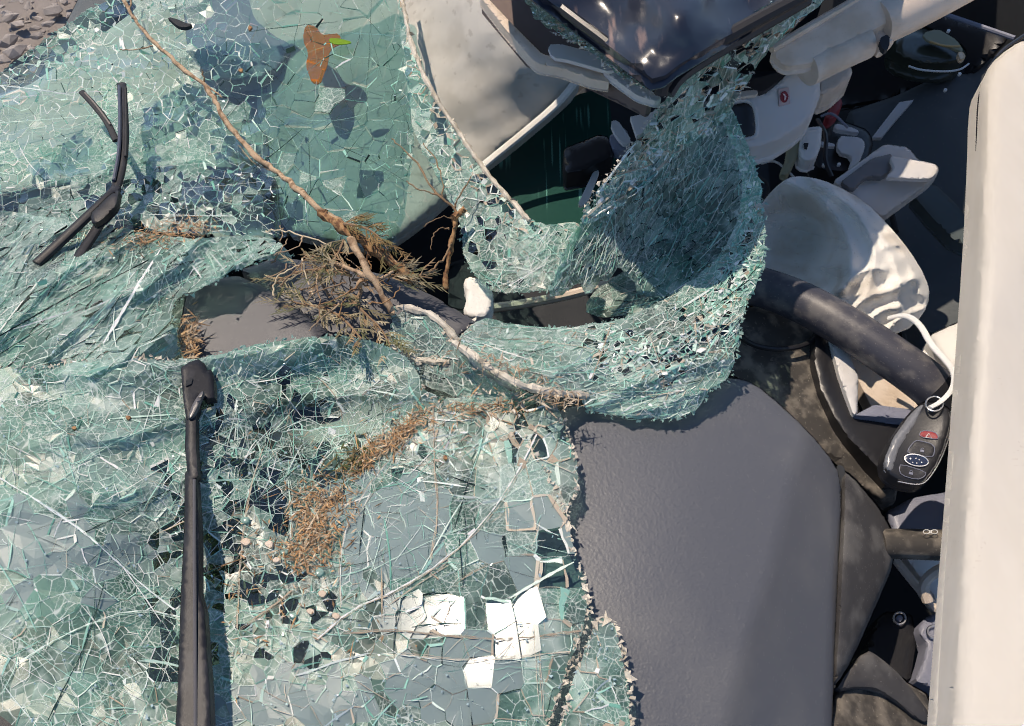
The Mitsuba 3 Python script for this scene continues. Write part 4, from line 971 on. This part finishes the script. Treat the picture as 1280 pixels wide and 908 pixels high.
# H: torn strip climbing to the roof edge
sheet([(1030, -30), (1000, -14), (940, 14), (880, 52), (846, 82), (838, 118), (820, 140), (800, 168), (772, 204), (740, 246), (722, 285), (752, 276), (800, 240), (850, 190), (900, 160), (915, 130), (930, 110), (944, 88), (960, 60), (1000, 30), (1060, -30)],
      [(1010, -10, 1.275), (850, 85, 1.245), (840, 120, 1.225), (800, 170, 1.17), (730, 260, 1.11), (915, 130, 1.16), (960, 60, 1.235), (1030, 0, 1.265), (800, 240, 1.12)],
      420, one, matmix(('m_clear', .7), ('m_milk', .5), ('m_pale', .5), ('m_cleardark', .3), frit=lambda p: .3 + 0 * p[:, 0]), kinds=lambda p: ('wtb', (5, 1.5, 4)), ang=-.7, stretch=1.7, width=lambda p: .0022 + 0 * p[:, 0],
      fibers=[(700, one, -.8, .35, 45, .0011, ('wtb', (5, 2, 3)), .08)],
      edges=[([(846, 82), (838, 118), (820, 140), (800, 168), (772, 204), (740, 246), (722, 285)], .003, 'm_edge'), ([(944, 88), (915, 130), (900, 150)], .003, 'm_edge')], seed=707, flakes=300, tilt=.15, amp=.005, ascale=30, hole=lambda p, r: r.random() < .10,
      label='torn strip of glass climbing to the roof edge')
# I: hanging tongue with the dotted black border
spine = near([(506, 0), (518, 60), (530, 110), (556, 150), (590, 205), (625, 245), (660, 278)], 26)
sheet([(494, -40), (500, -40), (508, 30), (522, 80), (545, 124), (575, 168), (604, 212), (640, 252), (662, 276), (690, 282), (726, 276), (724, 300), (706, 330), (694, 362), (660, 364), (640, 368), (606, 360), (588, 340), (578, 310), (572, 270), (556, 240), (536, 200), (514, 160), (509, 100), (500, 40)],
      [(496, -20, 1.055), (509, 100, 1.04), (545, 124, 1.045), (604, 212, 1.035), (660, 276, 1.045), (724, 280, 1.06), (690, 360, 1.035), (606, 358, 1.015), (570, 270, 1.015), (530, 190, 1.02)],
      430, one, matmix(('m_clear', .5), ('m_milk', .6), ('m_haze', .3), ('m_pale', lambda p: .2 + .5 * spine(p)), frit=lambda p: .6 * spine(p) + .1), kinds=lambda p: ('wtb', (5, 2.5, .6 + 9 * float(spine(p)[0]))), width=lambda p: .0010 + .0022 * spine(p),
      fibers=[(420, lambda p: blobs((640, 320, 70, 45, 1), (570, 230, 40, 40, .6))(p), 0, 9, 46, .0010, ('wt', (5, 2)), .10), (200, blobs((690, 320, 30, 40, 1), (650, 350, 50, 14, 1)), lambda p: -.4 - (p[:, 0] - 640) / 120, .25, 60, .0009, ('wt', (4, 2)), .04)],
      edges=[([(500, -20), (508, 30), (522, 80), (545, 124), (575, 168), (604, 212), (640, 252), (662, 276)], .0036, 'm_edge'), ([(514, 160), (536, 200), (556, 240), (572, 270), (578, 310), (588, 340), (606, 360)], .0022, 'm_edgeglass'), ([(606, 360), (640, 368), (660, 364), (694, 362)], .002, 'm_edgeglass')],
      seed=808, flakes=260, tilt=.12, amp=.005, ascale=40, label='hanging tongue of glass with a dirty spotted border')
# J: crushed strip along the roof edge
sheet([(640, -30), (664, -30), (700, 4), (760, 52), (812, 94), (820, 108), (806, 112), (770, 92), (726, 56), (690, 40), (664, 14)], [(650, -20, 1.255), (730, 50, 1.25), (815, 105, 1.245)],
      190, one, matmix(('m_clear', 1), ('m_pale', .25), ('m_cleardark', .8), ('m_milk', .3)), kinds=lambda p: ('wtb', (3, 2, 2.5)), ang=.7, stretch=1.3, width=lambda p: .0013 + 0 * p[:, 0],
      fibers=[(150, one, .7, .9, 26, .0010, ('wb', (3, 2)), .08)], edges=[([(700, 4), (760, 52), (815, 98)], .002, 'm_edge'), ([(690, 40), (726, 56), (770, 92), (808, 112)], .0028, 'm_edge')], seed=909, flakes=400, tilt=.3, amp=.003, ascale=20, label='narrow crushed strip under the roof edge')

CELLS.sort(key=lambda c: -c[0])
for a, v, f, m, key in CELLS[:300]:
    obj(key + '__glass_piece', trimesh.Trimesh(v, f, process=False), m, smooth=False)
rest = {}
for a, v, f, m, key in CELLS[300:]:
    rest.setdefault((key, m), []).append((v, f))
for (key, m), l in rest.items():
    off = np.cumsum([0] + [len(v) for v, _ in l[:-1]])
    obj(key + '__small_pieces', trimesh.Trimesh(np.vstack([v for v, _ in l]), np.vstack([f + o_ for (_, f), o_ in zip(l, off)]), process=False), m, smooth=False, kind='stuff')
# ------------------------------------------------------------------ wipers
wa = thing('windshield_wiper', 'slim black wiper arm with a hooked bare end lying on the crazed glass', 'wiper arm')
arm = slab([(231, 590), (238, 588), (246, 596), (250, 664), (250, 740), (256, 760), (263, 860), (268, 1000), (214, 1000), (222, 860), (226, 740), (230, 664)], [(240, 590, 1.0940), (240, 740, 1.1032), (240, 908, 1.1148)], .010, 5, 5, .004)
obj(wa + '__arm', arm, 'm_wiper')
obj(wa + '__ridge', tube(curve([(243, 600, 1.0955), (243, 700, 1.1030), (244, 800, 1.1090), (245, 1000, 1.1190)], 8), .0014, 8), plain((.10, .095, .10), .35, .6))
obj(wa + '__neck', slab([(232, 520), (246, 518), (246, 560), (249, 598), (235, 600), (231, 560)], [(238, 520, 1.0940), (240, 600, 1.0950)], .008, 4, 4, .003), 'm_wiper')
obj(wa + '__hook_end', slab([(226, 460), (236, 453), (248, 449), (256, 455), (259, 463), (264, 462), (268, 476), (269, 498), (258, 500), (250, 494), (248, 512), (243, 524), (233, 526), (229, 500)], [(240, 455, 1.0920), (240, 525, 1.0940), (268, 490, 1.0880)], .008, 4, 4, .003, sm=0), 'm_wiper')
obj(wa + '__slot', slab([(232, 476), (241, 473), (239, 480), (232, 483)], [(240, 455, 1.0935), (240, 525, 1.0955), (268, 490, 1.0895)], .001, 3, sm=0), 'm_dark')
obj(wa + '__hook_tip', slab([(240, 505), (252, 488), (255, 490), (246, 512), (240, 522), (234, 524)], 1.0985, .004, 4, 2, .002), plain((.10, .095, .10), .35, .6))
wb = thing('windshield_wiper_001', 'bent black wiper blade with split rubber strips at upper left', 'wiper blade')
obj(wb + '__spine', tube(curve([(152, 106, 1.0340), (155, 150, 1.0400), (155, 190, 1.0440), (148, 230, 1.0440), (128, 276, 1.0490), (106, 310, 1.0540), (84, 342, 1.0590)], 6), .0062, 10, flat=.6), 'm_wiper')
obj(wb + '__rubber_strip', tube(curve([(149, 108, 1.0400), (150, 150, 1.0460), (149, 190, 1.0500), (142, 226, 1.0500)], 6), .0022, 6), plain((.07, .075, .11), .3, .7))
obj(wb + '__rubber_strip', tube(curve([(157, 110, 1.0380), (158, 160, 1.0450), (157, 196, 1.0490)], 6), .0018, 6), 'm_rubber')
obj(wb + '__split_strip', tube(curve([(102, 115, 1.0240), (118, 132, 1.0300), (134, 152, 1.0340), (145, 176, 1.0380)], 6), .0042, 8, flat=.5), 'm_rubber')
obj(wb + '__split_strip', tube(curve([(106, 116, 1.0280), (122, 134, 1.0340), (138, 156, 1.0380)], 6), .0012, 6), plain((.2, .17, .15), .5))
obj(wb + '__frame', tube(curve([(46, 330, 1.0570), (70, 308, 1.0580), (104, 276, 1.0590), (134, 248, 1.0570), (146, 236, 1.0520)], 6), [.0062], 10, flat=.7), 'm_wiper')
obj(wb + '__link', slab([(112, 268), (136, 244), (150, 236), (146, 258), (128, 276), (116, 282)], 1.082, .008, 4, 4, .003), 'm_wiper')

# ------------------------------------------------------------------ branches, juniper, debris
def twig(key, c, r0, r1, m='m_twig', wob=.27, step=5, **k):
    p = curve(c, step)
    p = p + np.random.default_rng(len(scene)).normal(0, .0007, p.shape)
    return obj(key, tube(p, np.linspace(r0, r1, len(p)) * .68 * (1 + .16 * np.sin(np.arange(len(p)) * .9)), 9, wob=wob, seed=len(scene)), m, smooth=45, **k)


br = thing('dry_branch', 'long thin dry branch lying across the upper glass sheet', 'branch')
twig(br + '__stem', [(505, 340, 1.0750), (478, 318, 1.0800), (446, 292, 1.0850), (420, 276, 1.0850), (398, 262, 1.0850), (372, 236, 1.0850), (345, 214, 1.0440), (318, 196, 1.0440), (296, 170, 1.0390), (276, 144, 1.0390), (268, 124, 1.0390), (256, 106, 1.0340), (228, 86, 1.0290), (204, 64, 1.0240), (184, 44, 1.0240), (165, 22, 1.0240), (150, -12, 1.0240)], .0062, .0034, 'm_barewood')
twig(br + '__bark', [(520, 352, 1.0700), (496, 334, 1.0800), (470, 312, 1.0860), (444, 294, 1.0880), (420, 280, 1.0890), (402, 266, 1.0880)], .0085, .0065, 'm_wood', .45)
twig(br + '__twig', [(166, 22, 1.0260), (162, 10, 1.0300), (164, -14, 1.0340)], .0022, .0018, 'm_barewood')
twig(br + '__twig', [(190, 58, 1.0190), (168, 64, 1.0140), (150, 62, 1.0140)], .0014, .0009, 'm_barewood')
twig(br + '__twig', [(256, 106, 1.0340), (254, 96, 1.0420), (253, 88, 1.0460)], .0018, .0011, 'm_twig')
twig(br + '__twig', [(258, 108, 1.0340), (272, 116, 1.0390), (276, 122, 1.0390)], .0022, .0012, 'm_barewood')
twig(br + '__twig', [(340, 214, 1.0420), (316, 204, 1.0340), (298, 182, 1.0260)], .0012, .0008, 'm_barewood')
lw = thing('broken_stick', 'pale broken stick leaning over the dash pad below the juniper', 'stick')
twig(lw + '__stem', [(438, 298, 1.095), (452, 326, 1.095), (466, 350, 1.09), (480, 374, 1.08), (491, 392, 1.07)], .0058, .0044, 'm_barewood')
twig(lw + '__twig', [(420, 330, 1.08), (440, 336, 1.09), (458, 348, 1.09), (474, 350, 1.085), (492, 340, 1.085)], .0042, .0015, 'm_barewood')
twig(lw + '__twig', [(452, 352, 1.085), (450, 366, 1.07), (446, 380, 1.06)], .0038, .0035, 'm_barewood')
twig(lw + '__twig', [(394, 336, 1.075), (402, 352, 1.07), (410, 370, 1.06)], .0028, .0015, 'm_barewood')
cu = thing('forked_twig', 'reddish forked twig standing in the gap beside the glass tongue', 'twig')
twig(cu + '__stem', [(556, 362, 1.0), (560, 330, 1.01), (564, 304, 1.025), (568, 284, 1.035), (572, 268, 1.04)], .0042, .0042, 'm_wood')
twig(cu + '__knot', [(566, 274, 1.04), (574, 266, 1.043), (580, 262, 1.045)], .0062, .0045, 'm_wood', .4)
twig(cu + '__twig', [(572, 268, 1.04), (560, 252, 1.05), (546, 244, 1.055), (530, 220, 1.06), (516, 196, 1.06), (490, 174, 1.06)], .0026, .0009)
twig(cu + '__twig', [(546, 244, 1.055), (528, 240, 1.055), (508, 226, 1.055)], .0014, .0008)
twig(cu + '__twig', [(552, 246, 1.053), (554, 226, 1.06), (544, 196, 1.06), (530, 180, 1.06)], .0014, .0007)
twig(cu + '__twig', [(568, 262, 1.04), (572, 246, 1.05), (584, 232, 1.055), (588, 222, 1.055)], .0016, .0009)
twig(cu + '__twig', [(564, 304, 1.025), (558, 322, 1.03), (544, 334, 1.035), (528, 344, 1.04)], .0022, .0012)
twig(cu + '__twig', [(566, 272, 1.04), (548, 272, 1.045), (530, 282, 1.045)], .0010, .0006)
twig(cu + '__twig', [(562, 286, 1.035), (548, 286, 1.045), (540, 296, 1.045), (538, 312, 1.04)], .0011, .0006)


def sprig(key, c, n, length, seed, label, col=((.42, .37, .22), (.54, .46, .30), (.30, .30, .16), (.50, .36, .22), (.60, .52, .36))):
    rng = np.random.default_rng(seed)
    n_ = sum(k.startswith(key) and k.endswith('__stem') for k in scene)
    key = key + (f'_{n_:03d}' if n_ else '')
    labels[key] = {'label': label, 'category': 'juniper sprig', 'group': 'juniper sprigs heaped on the dash'}
    p = curve(c, 4)
    obj(key + '__stem', tube(p, np.linspace(.0018, .0007, len(p)), 6), 'm_twig', smooth=45)
    V, F, C_, m = [], [], [], 0
    for i in range(n):
        b = rng.integers(len(p) - 1)
        base = p[b]
        t = p[b + 1] - p[b]
        t /= np.linalg.norm(t)
        side = np.cross(t, [0, 0, 1.0])
        d = t * rng.uniform(.4, 1.2) + side * rng.choice([-1, 1]) * rng.uniform(.5, 1.1) + np.array([0, 0, 1]) * rng.uniform(-.5, .8)
        d /= np.linalg.norm(d)
        L = length * rng.uniform(.5, 1.2)
        q = np.array([base, base + d * L * .5 + rng.normal(0, .0012, 3), base + d * L + t * L * .35])
        cc = np.array(col[rng.integers(len(col))]) * rng.uniform(.75, 1.25)
        # a side spray: central axis with short scale needles
        for (u, w) in ((q, .0007), *[(np.array([q[1] * (1 - s) + q[2] * s, q[1] * (1 - s) + q[2] * s + d * L * .14 + side * sg * L * .14 + t * L * .14, q[1] * (1 - s) + q[2] * s + d * L * .22 + side * sg * L * .2 + t * L * .22]), .0006) for s in (.0, .45, .8) for sg in (-1, 1)]):
            tb = tube(u, [w, w * .9, w * .2], 4, cap=False)
            V.append(tb.vertices)
            F.append(tb.faces + m)
            m += len(tb.vertices)
            C_.append(np.tile(cc, (len(tb.vertices), 1)))
    obj(key + '__needles', trimesh.Trimesh(np.vstack(V), np.vstack(F), process=False), 'm_needle', smooth=False, color=np.clip(np.vstack(C_), 0, .9), kind='stuff')


sprig('juniper_sprig', [(440, 350, 1.075), (470, 350, 1.08), (500, 342, 1.08), (540, 348, 1.07)], 28, .020, 1, 'green juniper sprig pointing right towards the forked twig')
sprig('juniper_sprig', [(440, 345, 1.08), (400, 336, 1.08), (370, 340, 1.07), (342, 356, 1.06)], 24, .022, 2, 'brownish juniper sprig fanning left over the pad edge')
sprig('juniper_sprig', [(450, 380, 1.07), (420, 382, 1.065), (390, 384, 1.06), (362, 376, 1.058)], 22, .020, 3, 'drooping juniper sprig over the edge of the smooth grey pad')
sprig('juniper_sprig', [(440, 376, 1.07), (456, 392, 1.065), (476, 410, 1.065), (488, 432, 1.065)], 22, .020, 4, 'juniper sprig hanging down beside the rolled glass rim')
sprig('juniper_sprig', [(430, 300, 1.09), (424, 316, 1.085), (412, 330, 1.08), (388, 346, 1.07)], 26, .022, 5, 'olive juniper sprig in the middle of the heap')
sprig('juniper_sprig', [(430, 280, 1.095), (456, 284, 1.10), (474, 296, 1.10), (484, 312, 1.095)], 28, .018, 6, 'sparse juniper sprig over the bark of the dry branch', ((.30, .25, .12), (.38, .26, .13)))
sprig('juniper_sprig', [(400, 384, 1.06), (424, 394, 1.065), (440, 410, 1.075), (452, 424, 1.085)], 30, .018, 8, 'short juniper sprig lowest in the heap')
# loose straw and dead twigs in the heap
hp = thing('dead_twigs', 'tangle of dead brown twigs under the juniper sprigs', 'twigs')
rng = np.random.default_rng(77)
for i in range(40):
    a = np.array([rng.normal(420, 40), rng.normal(345, 24)])
    t = rng.uniform(0, 6.28)
    L = rng.uniform(16, 55)
    d = np.array([math.cos(t), math.sin(t)]) * L
    z0 = rng.uniform(1.05, 1.085)
    mid = a + d * .5 + rng.normal(0, 7, 2)
    twig(hp + '__twig', [(*a, z0), (*mid, z0 + .008), (*(a + d), z0 + rng.uniform(-.008, .008))], .0013, .0006, ('m_twig', 'm_barewood', 'm_wood')[i % 3], .1, 7)
for c in ([(332, 290, 1.07), (352, 288, 1.075), (378, 294, 1.08), (410, 306, 1.085), (420, 312, 1.085)], [(378, 322, 1.08), (382, 345, 1.075), (394, 376, 1.065)], [(342, 370, 1.06), (342, 350, 1.065), (356, 338, 1.07), (380, 330, 1.075)]):
    twig(hp + '__straw', c, .0014, .0010, plain((.62, .52, .36), .6), .1)


def chips(key, zones, label, cols, seed, zf, size=.0029):
    rng = np.random.default_rng(seed)
    V, F, C_, m = [], [], [], 0
    for cx, cy, rx, ry, n, rot in zones:
        q = rng.normal(0, 1, (n, 2)) * [rx, ry]
        c_, s_ = math.cos(rot), math.sin(rot)
        q = q @ np.array([[c_, s_], [-s_, c_]]) + [cx, cy]
        pos = S(q, zf(q) + rng.uniform(.001, .006, n))
        for p in pos:
            L, w, h = size * rng.lognormal(0, .65), size * rng.uniform(.08, .30), size * .15
            a = rng.uniform(0, 6.28)
            t = np.array([math.cos(a), math.sin(a), rng.uniform(-.4, .4)])
            s = np.cross(t, [0, 0, 1.0])
            u = np.array([0, 0, 1.0])
            v = np.array([p - t * L, p + s * w, p + t * L, p - s * w, p + u * h + rng.normal(0, .0004, 3), p - u * h])
            F.append(np.array([[0, 1, 4], [1, 2, 4], [2, 3, 4], [3, 0, 4], [1, 0, 5], [2, 1, 5], [3, 2, 5], [0, 3, 5]]) + m)
            V.append(v)
            C_.append(np.tile(np.array(cols[rng.integers(len(cols))]) * rng.uniform(.7, 1.25), (6, 1)))
            m += 6
    obj(key, trimesh.Trimesh(np.vstack(V), np.vstack(F), process=False), 'm_chips', smooth=False, color=np.clip(np.vstack(C_), 0, .9), label=label, category='debris', kind='stuff')


BR = ((.46, .27, .13), (.54, .36, .20), (.26, .16, .09), (.60, .48, .34), (.35, .28, .2))
chips('bark_debris', [(394, 652, 17, 27, 520, .35), (408, 625, 18, 14, 220, 0), (380, 690, 19, 14, 200, 0), (394, 660, 34, 48, 160, .3), (480, 556, 26, 8, 300, -.6), (510, 534, 20, 6, 200, -.7), (448, 582, 12, 7, 100, -.6), (590, 510, 40, 5, 160, 0), (560, 520, 60, 14, 120, -.2), (360, 760, 60, 40, 60, 0), (300, 700, 14, 60, 50, 0)], 'brown bark chips piled on the crazed glass over the dashboard', BR, 21, zC)
chips('bark_debris', [(205, 292, 30, 8, 260, -.2), (235, 284, 16, 5, 140, 0), (165, 300, 30, 8, 90, 0)], 'thin scatter of brown bark dust behind the bent wiper blade', BR, 22, kB[1])
chips('bark_debris', [(236, 425, 6, 16, 160, 0)], 'small clump of dead needles at the corner of the grey pad', BR, 23, lambda p: np.full(len(p), 1.058), .005)
chips('bark_debris', [(660, 470, 40, 5, 120, .45), (690, 500, 24, 6, 90, .1), (560, 452, 20, 6, 40, .3)], 'gritty dust and chips along the rolled glass rim', ((.50, .42, .32), (.36, .26, .17)), 24, lambda p: np.full(len(p), 1.098), .003)
NG = ((.10, .12, .05), (.20, .16, .08), (.07, .08, .04))
chips('fallen_needles', [(268, 700, 22, 70, 900, 0), (215, 700, 10, 60, 250, 0), (280, 590, 14, 24, 160, 0), (450, 575, 20, 12, 160, -.5), (340, 760, 40, 40, 250, 0)], 'dark green fallen needles lying under the crazed glass by the wiper arm', NG, 25, lambda p: np.full(len(p), 1.04), .0042)
cnk = 0
rng = np.random.default_rng(5)
for (a, b) in ((307, 678), (337, 680), (306, 650), (355, 690), (388, 764), (402, 742), (400, 716), (366, 770), (345, 700), (420, 770)):
    s = rng.uniform(4, 7)
    pl = [(a + s * rng.uniform(.7, 1.2) * math.cos(t), b + s * rng.uniform(.6, 1) * math.sin(t)) for t in np.linspace(0, 5.6, 8)]
    obj('glass_nugget', slab(pl, float(zC(np.array([[a, b]]))[0]) + .004, .003, 3, 2, .001), 'm_beigetrim' if rng.random() < .7 else 'm_edgeglass', label='small pale nugget lying on the crazed glass near the bark chips', category='nugget', group='nuggets on the crazed glass')
lf = thing('orange_leaf', 'crumpled orange leaf with a green tip on the smooth teal glass', 'leaf')
obj(lf + '__blade', slab([(382, 30), (396, 34), (402, 44), (424, 42), (428, 54), (412, 62), (410, 80), (400, 106), (390, 104), (382, 82), (386, 66), (378, 50)], [(390, 35, .975), (410, 60, .985), (395, 104, .975), (385, 70, .965)], .0012, 4, 0, 0, .006, 16, seed=2), 'm_orange', smooth=40)
obj(lf + '__green_tip', slab([(410, 48), (424, 48), (442, 53), (430, 56), (414, 55)], 1.035, .001, 4), 'm_leafgreen')
obj('black_clip', slab([(208, 21), (222, 24), (232, 29), (241, 30), (236, 35), (224, 35), (216, 29)], 1.045, .004, 4, 3, .002), 'm_dark', label='small black curved clip on the upper glass web', category='clip')
for a, b in ((301, 88), (312, 35), (160, 522), (92, 535), (557, 572)):
    s = 3.6
    pl = [(a + s * rng.uniform(.5, 1.2) * math.cos(t), b + s * rng.uniform(.5, 1) * math.sin(t)) for t in np.linspace(0, 5.5, 8)]
    base = 1.03 if b < 100 else float(zC(np.array([[a, b]]))[0]) + .004
    obj('leaf_scrap', slab(pl, base, .002, 3, 1, .0006), 'm_wood', label='tiny brown leaf scrap stuck on the crazed glass', category='leaf', group='leaf scraps on the glass')
